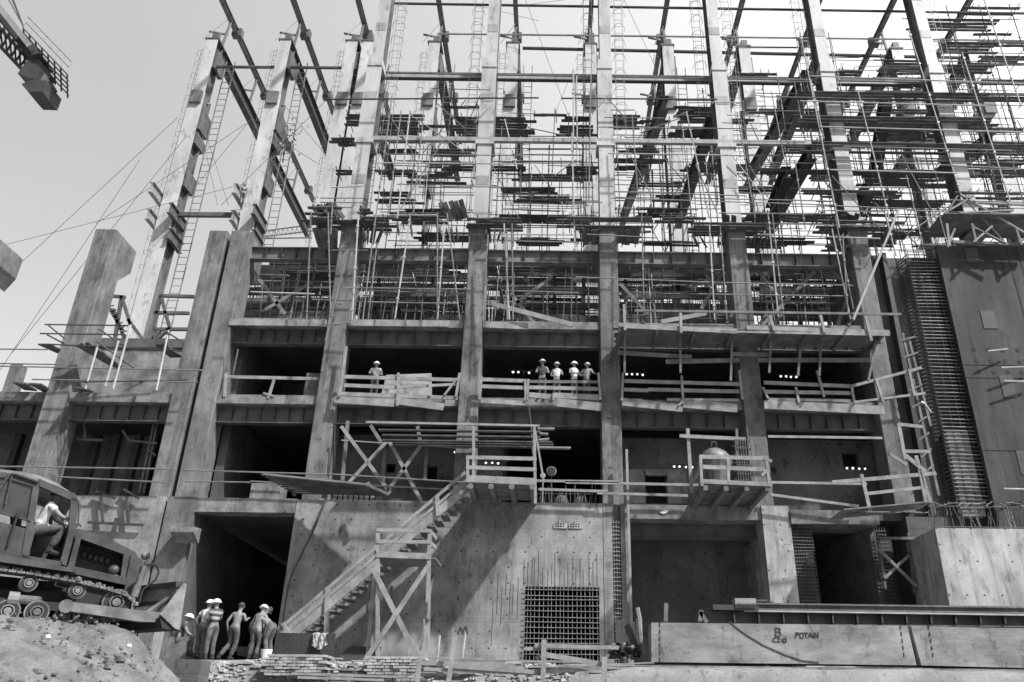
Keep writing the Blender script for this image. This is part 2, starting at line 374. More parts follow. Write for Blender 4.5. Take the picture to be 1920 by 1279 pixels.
for k, a, b, d in bays:
    t12 = 12.42
    if k == 'PA': pass
    slab(a, b, t12, .40, YF+.15, 'first upper floor slab in the '+d)
    plate_girder(a, b, t12-.42, .72, YF+.62, 'steel edge girder under the first upper slab, '+d)
    if k not in ('L0', 'L'):
        slab(a, b, 16.05, .36, YF+.12, 'second upper floor slab in the '+d)
        plate_girder(a, b, 15.67, .72, YF+.6, 'steel edge girder under the second upper slab, '+d)
        plate_girder(a, b, 20.0, .66, YF+.7, 'grey crane-level girder joining the column heads, '+d, mt='web', nst=5, group='column-head girders')
        # inner walls that close the storey behind
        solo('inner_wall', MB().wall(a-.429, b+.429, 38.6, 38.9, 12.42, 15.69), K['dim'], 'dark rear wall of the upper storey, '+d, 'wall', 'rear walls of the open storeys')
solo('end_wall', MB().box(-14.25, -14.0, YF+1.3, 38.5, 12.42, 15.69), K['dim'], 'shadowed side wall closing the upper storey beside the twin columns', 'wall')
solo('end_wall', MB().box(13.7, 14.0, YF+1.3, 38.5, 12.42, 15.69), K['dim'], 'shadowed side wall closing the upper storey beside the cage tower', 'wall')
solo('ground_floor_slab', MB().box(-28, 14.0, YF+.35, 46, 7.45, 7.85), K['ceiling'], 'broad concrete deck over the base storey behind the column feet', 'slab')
# inner walls middle storey
def iwall(x0, x1, y, z0, z1, lb, holes=(), m='back_wall', th=.3): return solo('storey_wall', MB().wall(x0, x1, y, y+th, z0, z1, holes), K[m], lb, 'wall', 'walls of the middle storey')
iwall(-28, -16.2, 34.0, 7.85, 11.25, 'ribbed inner wall behind the bulldozer cab bays', m='back_wall')
for i, (px, py) in enumerate([(30, 850), (110, 850), (175, 860), (215, 850), (255, 850), (290, 840)]):
    q = P(px, py, 33.9); solo('wall_rib', MB().box(q.x-.14, q.x+.14, 33.7, 34.0, 7.85, 11.2), K['form_shade'], ['leftmost dark upright rib on the wall above the cab', 'second dark upright rib above the cab roof', 'dark upright rib left of the chalk ring', 'dark upright rib right of the chalk ring', 'dark upright rib near the leaning ladder frame', 'dark upright rib hard against the twin columns'][i], 'rib', 'dark ribs of the left inner wall')
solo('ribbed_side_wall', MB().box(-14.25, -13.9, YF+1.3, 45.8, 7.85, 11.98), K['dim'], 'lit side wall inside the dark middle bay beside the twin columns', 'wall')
iwall(-28, 24, 45.9, 7.86, 12.0, 'far black wall closing the middle storey', m='form_shade')
for xx_, lb_ in ((-9.95, 'right side wall of the dark middle bay'), (-2.2, 'left side wall of the opening behind the landing'), (2.45, 'right side wall of the opening behind the landing')): solo('side_wall', MB().box(xx_-.15, xx_+.15, 33.95, 45.85, 7.86, 11.98), K['form_shade'], lb_, 'wall', 'walls of the middle storey')
q0 = P(660, 850, 33.6); 
iwall(-9.6, -2.2, 33.6, 7.85, 11.3, 'concrete wall behind the crossed timber braces', holes=[(-5.6, -5.0, 9.3, 9.9), (-7.2, -6.8, 9.6, 10.0)])
a, b = P(1210, 890, 33.6), P(1250, 945, 33.6)
iwall(2.4, 8.4, 33.6, 7.85, 11.3, 'concrete wall with a doorway behind the drum platform', holes=[(a.x, b.x, b.z, a.z)])
c_, d_ = P(1578, 850, 33.6), P(1612, 880, 33.6)
iwall(8.4, 14.0, 33.6, 7.85, 11.3, 'concrete wall with a square opening left of the cage tower', holes=[(c_.x, d_.x, d_.z, c_.z)])
solo('shade_backing_sheet', MB().box(-9.4, -2.4, 34.6, 34.8, 7.86, 11.9), K['form_shade'], 'added black sheet for the shade behind the wall with crossed braces', 'wall', 'walls of the middle storey')  # black sheets added behind the openings, painted stand-in for interior shade
solo('shade_backing_sheet', MB().box(2.7, 14.0, 34.6, 34.8, 7.86, 11.9), K['form_shade'], 'added black sheet for the shade behind the doorway and square opening', 'wall', 'walls of the middle storey')
fr = MB()
for s0, s1 in (((1165, 880), (1210, 945)), ((1250, 880), (1290, 945))):
    u, v = P(*s0, 33.4), P(*s1, 33.4); fr.box(u.x, v.x, 33.4, 33.58, v.z, u.z)
u, v = P(1210, 880, 33.4), P(1250, 892, 33.4); fr.box(u.x, v.x, 33.41, 33.58, v.z, u.z)
solo('door_frame', fr, K['slab'], 'pale concrete surround of the dark doorway right of the centre column', 'frame')

# ---------------------------------------------------------------- base storey
WX = lambda x, y, Y=31.4: P(x, y, Y)
def bwall(x0, x1, z0, z1, lb, m='wall', y0=31.4, y1=31.9, holes=(), name='base_wall'): return solo(name, MB().wall(x0, x1, y0, y1, z0, z1, holes), K[m], lb, 'wall', 'walls of the base storey')
bwall(-30, -15.27, 1.3, 7.9, 'pale stained base wall behind the bulldozer hood', m='rough_wall')
bwall(-15.17, -14.05, 1.3, 7.9, 'concrete pier with corbel at the left jamb of the dark portal', m='column', name='portal_pier')
u, v = P(325, 993, 31.0), P(366, 1010, 31.0)
cb = MB(); cb.prism([(u.x, 30.75, u.z-.15), (u.x, 31.4, u.z-.45), (u.x, 31.4, u.z+.12), (u.x, 30.75, u.z+.05)], (.9, 0, 0)); solo('pier_corbel', cb, K['slab'], 'small concrete corbel jutting from the portal pier', 'corbel')
solo('portal_lintel', MB().box(-14.05, -10.12, 31.42, 32.2, 7.32, 7.88), K['slab'], 'concrete lintel over the tall dark portal', 'lintel')
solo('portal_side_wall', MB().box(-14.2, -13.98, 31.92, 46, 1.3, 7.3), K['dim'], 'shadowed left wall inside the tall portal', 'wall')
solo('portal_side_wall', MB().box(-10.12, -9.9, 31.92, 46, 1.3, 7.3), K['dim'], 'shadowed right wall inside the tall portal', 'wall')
solo('portal_back_wall', MB().box(-14, -10, 45.8, 46, 1.3, 7.3), K['form_shade'], 'black far end of the tall portal', 'wall')
g1, g2 = P(985, 1100, 31.4), P(1125, 1236, 31.4)
b1, b2 = P(1037, 982, 31.4), P(1092, 992, 31.4)
bw_ = bwall(-10.1, 1.95, 1.3, 7.84, 'broad tie-holed base wall carrying the timber stairs', holes=[(g1.x, g2.x, 1.5, g1.z)])
# barred opening
gr = thing('rebar_grid', 'square grid of reinforcing bars across the dark opening in the base wall', 'bar grid', ((g1.x+g2.x)/2, 31.35, 1.5))
n = 18
for i in range(n):
    x = g1.x+(g2.x-g1.x)*(i+.5)/n+rnd(-.02, .02); MB().tube((x, 31.36, 1.5), (x+rnd(-.03, .03), 31.36, g1.z+.05), .012).build('upright_bar', K['grid'], gr)
for i in range(16):
    z = 1.6+(g1.z-1.6)*(i+.3)/16+rnd(-.02, .02); MB().tube((g1.x-.05, 31.33, z), (g2.x+.05, 31.33, z+rnd(-.03, .03)), .013).build('cross_bar', K['grid'], gr)
solo('pit_back_wall', MB().box(g1.x-.5, g2.x+.5, 38.5, 38.7, 1.3, 6.2).box(g1.x-.45, g1.x-.2, 31.95, 38.4, 1.3, 6.2).box(g2.x+.2, g2.x+.45, 31.95, 38.4, 1.3, 6.2).box(g1.x-.1, g2.x+.1, 31.95, 38.4, 5.3, 5.5), K['form_shade'], 'dark recess wall behind the square bar grid', 'wall')
vb = thing('vent_blocks', 'pair of pale perforated vent blocks set high in the base wall', 'vent', (b1.x, 31.38, b2.z))
for s in (0, 1):
    x0 = b1.x+(b2.x-b1.x)*(.02+.52*s); x1 = x0+(b2.x-b1.x)*.45; MB().wall(x0, x1, 31.36, 31.42, b2.z, b1.z, [(x0+.05+i*.1, x0+.11+i*.1, b2.z+.04+j*.09, b2.z+.1+j*.09) for i in range(int((x1-x0-.08)/.1)) for j in range(2) if b2.z+.1+j*.09 < b1.z]).build('vent_block', K['brick'], vb)
    MB().box(x0+.01, x1-.01, 31.385, 31.398, b2.z+.02, b1.z-.02).build('vent_shadow_box', K['black'], vb)
nb = MB()
for i in range(26):
    x = g1.x-1.2+i*.155+rnd(-.05, .05); z1 = g1.z+rnd(.5, 1.35) if i > 6 else g1.z+rnd(-.6, .5); z0 = g1.z+.02 if i > 6 else z1-rnd(.8, 1.7)
    nb.box(x, x+.025, 31.392, 31.41, min(z0, z1-.2), z1)
solo('wall_grooves', nb, K['back_wall'], 'upright dark scratch grooves cut into the wall above the bar grid', 'grooves')
for (a1, a2, lb) in ((955, 1002, 'topmost narrow dark pocket in the base wall under the landing'), (1028, 1062, 'middle narrow dark pocket in the base wall below the landing'), (1110, 1140, 'lowest narrow dark pocket in the base wall, near the shadow edge')):
    u, v = P(866, a1, 31.4), P(874, a2, 31.4); solo('wall_pocket', MB().box(u.x, v.x, 31.385, 31.405, v.z, u.z), K['web'], lb, 'pocket', 'pockets in the base wall')
# centre pier with chased rebar
pc = thing('base_pier', 'pale base pier with exposed reinforcement below the centre column', 'pier', (2.4, 31.5, 1.3), 'base piers')
MB().box(1.96, 2.3, 31.38, 32.6, 1.3, 7.84).build('pier_body', K['rough_wall'], pc); MB().box(2.31, 2.62, 31.55, 32.6, 1.3, 7.84).build('pier_body', K['girder'], pc); MB().box(2.63, 2.95, 31.38, 32.6, 1.3, 7.84).build('pier_body', K['rough_wall'], pc)
st = MB()
for i in range(34): st.tube((2.28, 31.4, 1.8+i*.16), (2.64, 31.4, 1.8+i*.16+rnd(-.03, .03)), .02, n=5)
for x in (2.36, 2.46, 2.56): st.tube((x, 31.43, 1.4), (x, 31.43, 7.2), .018, n=5)
st.build('stirrups', K['rebar_pale'], pc)
pole = P(1171, 875, 31.2); solo('timber_pole', MB().bar((2.93, 31.2, 1.4), (2.93, 31.2, 10.0), .1, .1), K['timber'], 'tall straight pale pole standing beside the centre pier', 'pole')
# recessed bay
iw = solo('recess_wall', MB().wall(2.7, 8.4, 34.2, 34.5, 1.3, 7.45), K['back_wall'], 'recessed tie-holed wall between the two base piers', 'wall', 'walls of the base storey')
solo('bay_lintel', MB().box(2.97, 8.2, 31.5, 32.3, 7.28, 7.84), K['slab'], 'pale lintel beam over the recessed base bay', 'lintel')
solo('bay_girder', MB().ibeam((2.97, 32.6, 7.0), (8.2, 32.6, 7.0), .4, .6), K['girder'], 'dark steel beam tucked under the recessed bay lintel', 'girder')
solo('recess_jamb', MB().box(8.02, 8.2, 32.35, 34.2, 1.3, 6.7), K['slab'], 'narrow concrete jamb at the right side of the recessed bay', 'jamb')
pd_ = thing('base_pier', 'chipped pale pier with a rebar cage on its right side', 'pier', (8.8, 31.5, 1.3), 'base piers')
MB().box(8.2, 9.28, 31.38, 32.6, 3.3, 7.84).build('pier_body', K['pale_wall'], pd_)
MB().box(9.35, 10.15, 31.8, 32.6, 3.3, 7.3).build('pier_core', K['form_shade'], pd_)
st = MB()
for i in range(28): st.tube((9.28, 31.55, 3.6+i*.132), (10.15, 31.55+rnd(-.02, .02), 3.6+i*.132+rnd(-.03, .03)), .018, n=5)
for i in range(9): st.tube((9.32+i*.1, 31.58, 3.4), (9.32+i*.1, 31.58, 7.6), .014, n=5)
st.build('rebar_cage', K['rebar'], pd_)
# right base opening
u, v = P(1500, 985, 31.4), P(1610, 1100, 31.4)
solo('landing_slab', MB().box(9.3, 12.75, 31.3, 33.0, 7.12, 7.66), K['slab'], 'concrete slab edge above the dark opening right of the rebar cage', 'slab')
solo('opening_side_wall', MB().prism([(12.5, 31.9, 3.7), (12.5, 31.9, 7.1), (11.6, 38, 7.1), (11.6, 38, 3.7)], (.25, 0, 0)), K['back_wall'], 'side wall receding inside the right base opening', 'wall')
solo('opening_back_wall', MB().box(9.0, 21, 38, 38.3, 1.3, 7.4), K['form_shade'], 'black far wall of the right base openings', 'wall')
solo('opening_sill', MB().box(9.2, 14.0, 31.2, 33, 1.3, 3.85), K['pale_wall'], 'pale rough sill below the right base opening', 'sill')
u = P(1520, 1090, 31.9); solo('leaning_board', MB().prism([(u.x-.5, 32.2, 3.86), (u.x+.35, 32.2, 3.86), (u.x+.35, 32.3, 4.75), (u.x-.4, 32.3, 4.8)], (0, .05, 0)), K['slab'], 'pale board leaning inside the right base opening', 'board')
cg = MB()
for i in range(22): cg.tube((12.6, 31.7, 3.8+i*.15), (13.1, 31.7, 3.8+i*.15), .018, n=5)
for i in range(5): cg.tube((12.65+i*.1, 31.72, 3.7), (12.65+i*.1, 31.72, 7.1), .014, n=5)
solo('narrow_cage', cg, K['rebar'], 'narrow upright rebar cage between the two right openings', 'rebar cage')
# X-braced timber frame in small opening
def pbar(mb, pts, a, b=None):
    for (x1, y1, Y1), (x2, y2, Y2) in zip(pts, pts[1:]): mb.bar(P(x1, y1, Y1), P(x2, y2, Y2), a, b or a)
    return mb
tf = thing('braced_frame', 'small timber frame with crossed braces in the rightmost base opening', 'timber frame', P(1685, 1105, 31.3))
for nm, seg in (('post', [(1645, 1000, 31.3), (1660, 1105, 31.3)]), ('post', [(1703, 1000, 31.3), (1715, 1112, 31.3)]), ('rail', [(1648, 1010, 31.2), (1716, 1010, 31.2)]), ('brace', [(1647, 1030, 31.15), (1718, 1100, 31.15)]), ('brace', [(1704, 1042, 31.25), (1658, 1085, 31.25)])):
    pbar(MB(), seg, .1, .1).build(nm, K['timber'] if nm == 'brace' else K['old_timber'], tf)
sd = MB()
for i in range(60):
    x = 9.6+rnd(0, 4.3); sd.tube((x, 31.15, 3.83+rnd(0, .3)), (x+rnd(.3, .9), 31.1, 3.83+rnd(0, .25)), .015, n=4)
solo('loose_bars', sd, K['rebar'], 'loose reinforcing bars lying along the rough sill', 'bars')
# right block with bright face
ua, ub = P(1755, 993, 29), P(1782, 1142, 29)
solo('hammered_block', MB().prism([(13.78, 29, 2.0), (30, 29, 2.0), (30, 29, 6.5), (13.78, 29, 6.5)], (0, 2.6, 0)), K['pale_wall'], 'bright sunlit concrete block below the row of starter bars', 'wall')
sb = thing('starter_bars', 'row of upright starter bars on top of the bright concrete block', 'rebar', (18, 29.4, 6.5))
for i in range(95):
    x = 13.85+i*.105+rnd(-.04, .04); MB().tube((x, 29.3+rnd(0, .5), 6.45), (x+rnd(-.12, .12), 29.3+rnd(0, .5), 7.3+rnd(-.2, .35)), .018, n=5).build('bar', K['rebar'] if random.random() < .7 else K['rebar_pale'], sb)
hb = MB()
for z in (6.6, 7.35): hb.tube((13.8, 29.25, z), (25, 29.25, z), .02)
for i in range(40): x = 13.8+i*.26; hb.tube((x, 29.2, 7.4+rnd(-.1, .1)), (x+.4, 29.4, 7.5+rnd(-.1, .1)), .025, n=5)
hb.build('tie_bar', K['rebar'], sb)

# ================================================================ RIGHT TOWER: reinforcement and formwork
cage = thing('reinforcement_cage', 'tall cage of horizontal reinforcing bars beside the formwork panels', 'rebar cage', (16.7, 32, 7.6))
MB().box(15.1, 15.3, 31.9, 36, 7.6, 19.9).build('cage_backing', K['form_shade'], cage); MB().box(15.3, 18.6, 32.2, 32.4, 5.5, 19.8).build('cage_backing', K['form_shade'], cage)  # black sheets behind the bars hold the cage shade in their colour
z = 7.9
k = 0
while z < 19.9:
    o = MB(); o.tube((16.15, 31.62, z), (17.42, 31.62, z+rnd(-.03, .03)), .026, n=5).build('cross_bar', K['rebar_pale'] if random.random() < .6 else K['rebar'], cage)
    z += .17; k += 1
side = MB(); z = 7.9
while z < 19.8:
    side.tube((16.12, 31.6, z), (15.2, 35.6, z+rnd(-.02, .02)), .024, n=4); z += .17
side.build('side_bars', K['rebar'], cage)
ub_ = MB()
for i in range(10): ub_.tube((16.12-.09*i, 31.66+.4*i, 7.7), (16.12-.09*i, 31.66+.4*i, 20.2), .02, n=4)
for x in (16.2, 16.6, 16.95, 17.3): ub_.tube((x, 31.68, 7.7), (x, 31.68, 19.9), .018, n=4)
ub_.build('upright_bars', K['rebar'], cage)
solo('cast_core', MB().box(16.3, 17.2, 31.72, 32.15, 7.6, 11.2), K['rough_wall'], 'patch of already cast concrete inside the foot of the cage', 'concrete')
pn = thing('formwork_wall', 'huge dark formwork panel wall at the right edge', 'formwork', (22, 31.4, 7.5))
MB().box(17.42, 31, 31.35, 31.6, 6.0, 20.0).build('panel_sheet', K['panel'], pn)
jm = MB()
for x in (20.6, 21.1, 23.0, 23.6, 25.4): jm.box(x, x+.04, 31.335, 31.36, 7.5, 20)
for z in (10.2, 13.4, 14.0): jm.box(17.45, 28, 31.337, 31.36, z, z+.025)
jm.build('panel_joint', K['black'], pn)
for (a1, b1_, a2, b2_) in ((1808, 465, 1838, 492), (1838, 582, 1872, 616), (1873, 703, 1908, 745), (1905, 845, 1935, 890)):
    u, v = P(a1, b1_, 31.3), P(a2, b2_, 31.3); q = MB(); q.box(u.x, v.x, 31.325, 31.36, v.z, u.z); q.build('cover_plate', K['primer'], pn)
for (px, py) in [(1826, 655), (1853, 656), (1880, 657), (1908, 657), (1831, 676), (1858, 677), (1885, 678), (1912, 679), (1836, 697), (1864, 698), (1890, 698), (1916, 699)]:
    q = P(px, py, 31.34); MB().tube(q, q+V((0, .05, 0)), .1, n=12).build('port_hole', K['black'], pn)
for (x1, y1, x2, y2) in ((1852, 659, 1890, 655), (1877, 690, 1930, 688), (1882, 715, 1930, 716), (1882, 917, 1930, 918)):
    p = P(x1, y1, 31.1); solo('tie_rod', MB().tube(P(x1, y1, 30.9), P(x2, y2, 31.1), .035), K['bright'], {1852: 'short pale rod beside the upper port holes of the dark panel', 1877: 'pale rod at the level of the middle port holes', 1882: 'pale rod low on the dark panel'}[x1] + (' near the right edge' if y1 > 900 else ' on the right') + (', below the holes' if y1 == 715 else ''), 'rod', 'rods on the formwork panel')
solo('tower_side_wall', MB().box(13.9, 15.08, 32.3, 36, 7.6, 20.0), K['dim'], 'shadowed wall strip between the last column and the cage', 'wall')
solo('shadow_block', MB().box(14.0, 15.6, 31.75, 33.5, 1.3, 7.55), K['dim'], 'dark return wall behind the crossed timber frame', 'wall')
# ================================================================ STEEL COLUMNS
def ladder_cage(root, x, y, z0, z1, side, face=-1):
    mb = MB()
    for dx in (-.22, .22): mb.tube((x+dx, y, z0), (x+dx, y, z1), .015, n=4)
    z = z0+.2
    while z < z1: mb.tube((x-.22, y, z), (x+.22, y, z), .011, n=4); z += .5
    hp = MB(); z = z0+1
    while z < z1:
        pts = [V((x+.34*math.sin(t)*1.05*side*face*-1*0+.36*math.cos(t), y+face*.62*math.sin(t), z)) for t in [math.pi*i/7 for i in range(8)]]
        hp.path(pts, .012, 4); z += 1.1
    for t in (.3, .7):
        a = math.pi*t; px, py = x+.36*math.cos(a), y+face*.62*math.sin(a); hp.tube((px, py, z0+1), (px, py, z1-.2), .008, n=4)
    l = mb.build('ladder', K['tube'], root); hp.build('ladder_hoops', K['tube'], l)
def hcol(root, x, y, z0, z1, w, d, nm='shaft'):
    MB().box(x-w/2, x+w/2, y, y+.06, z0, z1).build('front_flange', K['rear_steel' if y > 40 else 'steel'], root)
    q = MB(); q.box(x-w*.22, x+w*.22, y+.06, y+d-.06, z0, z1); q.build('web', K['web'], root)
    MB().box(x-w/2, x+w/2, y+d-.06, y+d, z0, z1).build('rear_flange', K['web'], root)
fl = dict(A='tall pale front steel column with a ladder cage, first from the left', B='tall pale front steel column rising over the landing roof', C='tall pale front steel column standing nearly upright at the centre', D='tall pale front steel column right of the centre, notched at the upper beam',
          E='tall pale front steel column crossed by dark plank decks', F='rightmost tall front steel column, above the dark formwork panels')
for k, lb in fl.items():
    x = X[k]; r = thing('steel_column', lb, 'steel column', (x, YF+.3, 20.9), 'front steel columns')
    hcol(r, x, YF+.15, 20.95, 26.0, .70, .95); hcol(r, x, YF+.15, 26.0, 31.0, .76, .95); hcol(r, x+(.06 if x < 3 else -.06), YF+.15, 31.0, 39.5, .60, .85)
    q = MB(); q.box(x-.46, x+.46, YF+.08, YF+1.15, 25.86, 26.1); q.build('collar', K['steel'], r)
    q = MB(); s = 1 if x > 3 else -1
    q.prism([(x-.40, YF+.1, 30.9), (x+.40, YF+.1, 30.9), (x+.34, YF+.1, 31.5), (x-.34, YF+.1, 31.5)], (0, 1.0, 0)); q.build('transition_collar', K['steel'], r)
    MB().box(x-.5, x+.5, YF-.05, YF+1.3, 20.9, 21.02).build('base_plate', K['girder'], r)
    for z in (23.4, 28.6, 33.4, 36.2):
        w2 = .31 if z < 31 else .27; xo = x if z < 31 else x+(.06 if x < 3 else -.06)
        MB().box(xo-w2, xo+w2, YF+.135, YF+.149, z, z+.55).build('splice_plate', K['beam'], r)
    ladder_cage(r, x+(.85 if k in 'ACDF' else -.85), YF+.9, 24.5, 39, 1)
    if k in 'CD': ladder_cage(r, x-.85, YF+.9, 28.5, 39, -1)
ZR = 46.6
rows = [('R1', -26.35, 21.0), ('R2', -20.8, 27.5), ('R3', -15.75, 20.9), ('R4', -14.55, 20.9), ('R5', -9.5, 20.9), ('R6', -3.55, 20.9), ('R7', 2.35, 20.9), ('R8', 8.2, 20.9), ('R9', 14.0, 20.9), ('R10', 19.9, 20.9), ('R11', 25.6, 20.9), ('R12', 31.4, 20.9)]
rl = ['outermost rear steel column on the far left, standing clear against the sky', 'second rear steel column from the left, with the man climbing at its foot', 'left one of the close pair of rear steel columns behind the first front column', 'right one of the close pair of rear steel columns behind the first front column',
      'rear steel column seen between the first and second front columns', 'rear steel column just right of the second front column', 'rear steel column half hidden left of the central front column', 'rear steel column between the central and the notched front columns', 'rear steel column with a plank platform near its top',
      'rear steel column with dark side left of the rightmost front column', 'rear steel column right of the rightmost front column, amid the scaffolds', 'rear steel column at the right edge among the plank decks']
YR = 45.5
for (k, x, z0), lb in zip(rows, rl):
    r = thing('rear_steel_column', lb, 'steel column', (x, YR+.5, 20.9), 'rear steel columns')
    zz = 20.9
    hcol(r, x, YR, zz, 41.3, 1.04, 1.2); hcol(r, x+.04, YR, 41.3, ZR, .84, 1.05)
    MB().box(x-.4, x+.4, YR-.2, YR-.01, 40.3, 41.4).build('corbel', K['web'], r)
    MB().box(x-.1, x+.35, YR+.1, YR+.5, ZR+.12, ZR+.75).build('head_bracket', K['girder'], r)
    MB().box(x-.5, x+.55, YR-.05, YR+1.3, ZR, ZR+.12).build('cap_plate', K['girder'], r)
    bk = MB()
    for z in ((29.4, 30.8), (33.2, 34.6), (36.9, 37.8), (38.2, 40.0), (44, 45.6)):
        bk.prism([(x+.26, YR+.2, z[0]), (x+.26, YR+1.7, z[0]+.15), (x+.26, YR+1.7, z[1]), (x+.26, YR+.2, z[1]+.1)], (.34, 0, 0))
    bk.build('side_bracket', K['girder'], r)
    if k in ('R1', 'R2'):
        for dx, zq, y0, y1 in ((-.66, 31.9, 44.1, 46.6), (-.68, 30.1, 44.6, 46.6), (.66, 30.6, 44.6, 47.0), (.66, 29.0, 45.2, 47.2)): MB().ibeam((x+dx, y0, zq), (x+dx, y1, zq), .3, .8, .05).build('stub_beam', K['beam'] if dx < 0 else K['girder'], r)
    ladder_cage(r, x-.75, YR+.7, 22.5, ZR-.3, -1)
    lt = MB()
    for dx in (.85, 1.5):
        lt.tube((x+dx, YR+1.3, 21), (x+dx, YR+1.3, ZR-1), .045, n=4)
    z = 21.5
    while z < ZR-1.5: lt.tube((x+.85, YR+1.3, z), (x+1.5, YR+1.3, z), .025, n=4); z += .55
    lt.build('lattice', K['tube'], r)
# roof girders running into the depth from the rear columns
for (k, x, z0), lb in zip(rows, ['outermost', 'second', 'third', 'fourth', 'fifth', 'sixth', 'seventh', 'eighth', 'ninth', 'tenth', 'eleventh', 'twelfth']):
    if k == 'R4': continue
    gi = {'R1': 0, 'R2': 1, 'R3': 2, 'R5': 3, 'R6': 4, 'R7': 5, 'R8': 6, 'R9': 7, 'R10': 8, 'R11': 9, 'R12': 10}[k]
    wh = ['far left, meeting the outermost column', 'over the second rear column from the left', 'over the close pair of rear columns', 'between the first two front columns', 'right of the second front column', 'hidden beside the central front column', 'right of the central front column', 'above the platform on the rear column', 'left of the rightmost front column', 'right of the rightmost front column', 'at the right edge'][gi]
    r = thing('roof_girder', 'dark roof girder receding into the hall, '+wh, 'roof girder', (x, YR+1.2, ZR-1), 'roof girders of the hall')
    y1 = 72 if x < -22 else 62
    MB().ibeam((x+.1, YR+1.2, ZR-.1), (x+.1, y1, ZR-.1), .5, 1.15).build('lower_girder', K['primer'], r)
    MB().ibeam((x+.1, YR-7, ZR+3.9), (x+.1, y1, ZR+3.9), .34, .42).build('upper_chord', K['web'], r)
    yy = YR+1.4
    while yy < y1-1:
        q = MB(); q.bar((x+.1, yy, ZR+.45), (x+.1, yy+.4, ZR+3.7), .16, .16); q.bar((x+.1, yy, ZR+3.6), (x-.9, yy-1, ZR+.4), .05, .05); q.bar((x+.1, yy+.5, ZR+2.4), (x-1.2, yy, ZR+2.2), .12, .12); yy += 6.3; q.build('web_strut', K['web'], r)
    yy = YR+3
    while yy < y1: MB().box(x-.28, x+.48, yy, yy+.5, ZR+3.55, ZR+4.3).build('node_box', K['girder'], r); yy += 7.1
# horizontal members, traced on planes of constant depth
def proj(x, y, z):
    v = V((x, y, z)); k = v.dot(fw); return 960+PPX+F_PX*v.dot(RT)/k, 640-F_PX*v.dot(UP)/k
def lin(name, x1, y1, x2, y2, Y, w, m, lb, cat, kind='tube', h=None, grp=None, Y2=None):
    p, q = P(x1, y1, Y), P(x2, y2, Y2 or Y); mb = MB()
    if kind == 'tube': mb.tube(p, q, w/2, n=6)
    elif kind == 'i': mb.ibeam(p, q, w, h)
    else: mb.bar(p, q, w, h or w)
    return solo(name, mb, K[m], lb, cat, grp)
T = 'cross ties between the steel columns'
lin('tie_beam', 735, 7, 1930, 26, 33.2, .16, 'primer', 'dark thin tie tube crossing the front columns at the very top', 'tie', grp=T)
lin('tie_beam', 820, 64, 1930, 77, YR+.6, .16, 'beam', 'pale thin tie crossing the heads of the rear columns', 'tie', grp=T)
lin('tie_beam', 980, 91, 1930, 112, YR+3.5, .30, 'primer', 'dark tie just below the heads of the rear columns', 'tie', grp=T)
for i, (a, b) in enumerate(zip('ABCDE', 'BCDEF')):
    x0, x1 = X[a]+.3, X[b]-.3; z = 31.28
    r = thing('crane_beam', 'pale deep I-beam joining the front steel columns, '+['first span from the left', 'second span from the left', 'span right of the central column', 'fourth span, right of the notched column', 'last span before the right edge'][i], 'beam', ((x0+x1)/2, 33, 31), 'pale upper I-beams')
    MB().bar((x0-.8 if i == 0 else x0-.2, 32.95, z), (x1, 32.95, z), .05, .36).build('web', K['beam'], r); MB().bar((x0-.8 if i == 0 else x0-.2, 32.95, z+.21), (x1, 32.95, z+.21), .10, .06).build('top_flange', K['primer'], r); MB().bar((x0-.1, 32.95, z-.2), (x1, 32.95, z-.2), .22, .05).build('bottom_flange', K['primer'], r)
lin('tie_beam', 728, 137, 1930, 158, 32.2, .12, 'tube', 'thin grey tie tube just under the pale upper I-beams', 'tie', grp=T)
lin('tie_beam', 612, 187, 1010, 184, 31.3, .09, 'dark_tube', 'dark thin tube above the plank decks left of the second front column', 'tie', grp=T)
lin('tie_beam', 1052, 185, 1345, 187, 31.3, .09, 'dark_tube', 'dark thin tube crossing the central front column above the decks', 'tie', grp=T)
lin('tie_beam', 697, 261, 1520, 270, 31.95, .2, 'beam', 'pale tie beam tying the collars of the front columns', 'tie', 'bar', h=.24, grp=T)
lin('tie_beam', 402, 126, 640, 128, YR+.5, .26, 'girder', 'dark tie between the free rear columns under their heads', 'tie', grp=T)
lin('tie_beam', 316, 403, 448, 404, YR+.3, .26, 'girder', 'short dark tie between the feet of the two free rear columns', 'tie', 'bar', h=.3, grp=T)
for (a, b, c, d, lb) in [(0, 530, 333, 221, 'from the left edge to the outermost column'), (0, 695, 262, 300, 'steep, low on the left'), (20, 665, 350, 255, 'steep, behind the free column'), (180, 420, 462, 232, 'crossing below the climbing man'), (0, 462, 460, 345, 'shallow, across the twin columns'), (325, 400, 470, 225, 'between the two free columns'), (386, 250, 428, 385, 'hanging from the outermost column'), (378, 250, 408, 385, 'second hanging from the outermost column'),
   (415, 385, 610, 190, 'rising to the third rear column'), (530, 195, 610, 290, 'falling behind the leafy branch'), (520, 260, 600, 310, 'short, behind the leafy branch'), (1060, 0, 985, 10, 'top centre'), (985, 0, 1065, 215, 'falling between the second and central columns'), (1170, 0, 1240, 150, 'falling right of the central column'), (1075, 130, 1040, 215, 'short, left of the central column'), (1010, 40, 900, 12, 'high near the second column')]:
    lin('guy_wire', a, b, c, d, 44.5, .032, 'cable', 'thin guy wire '+lb, 'wire', grp='guy wires')

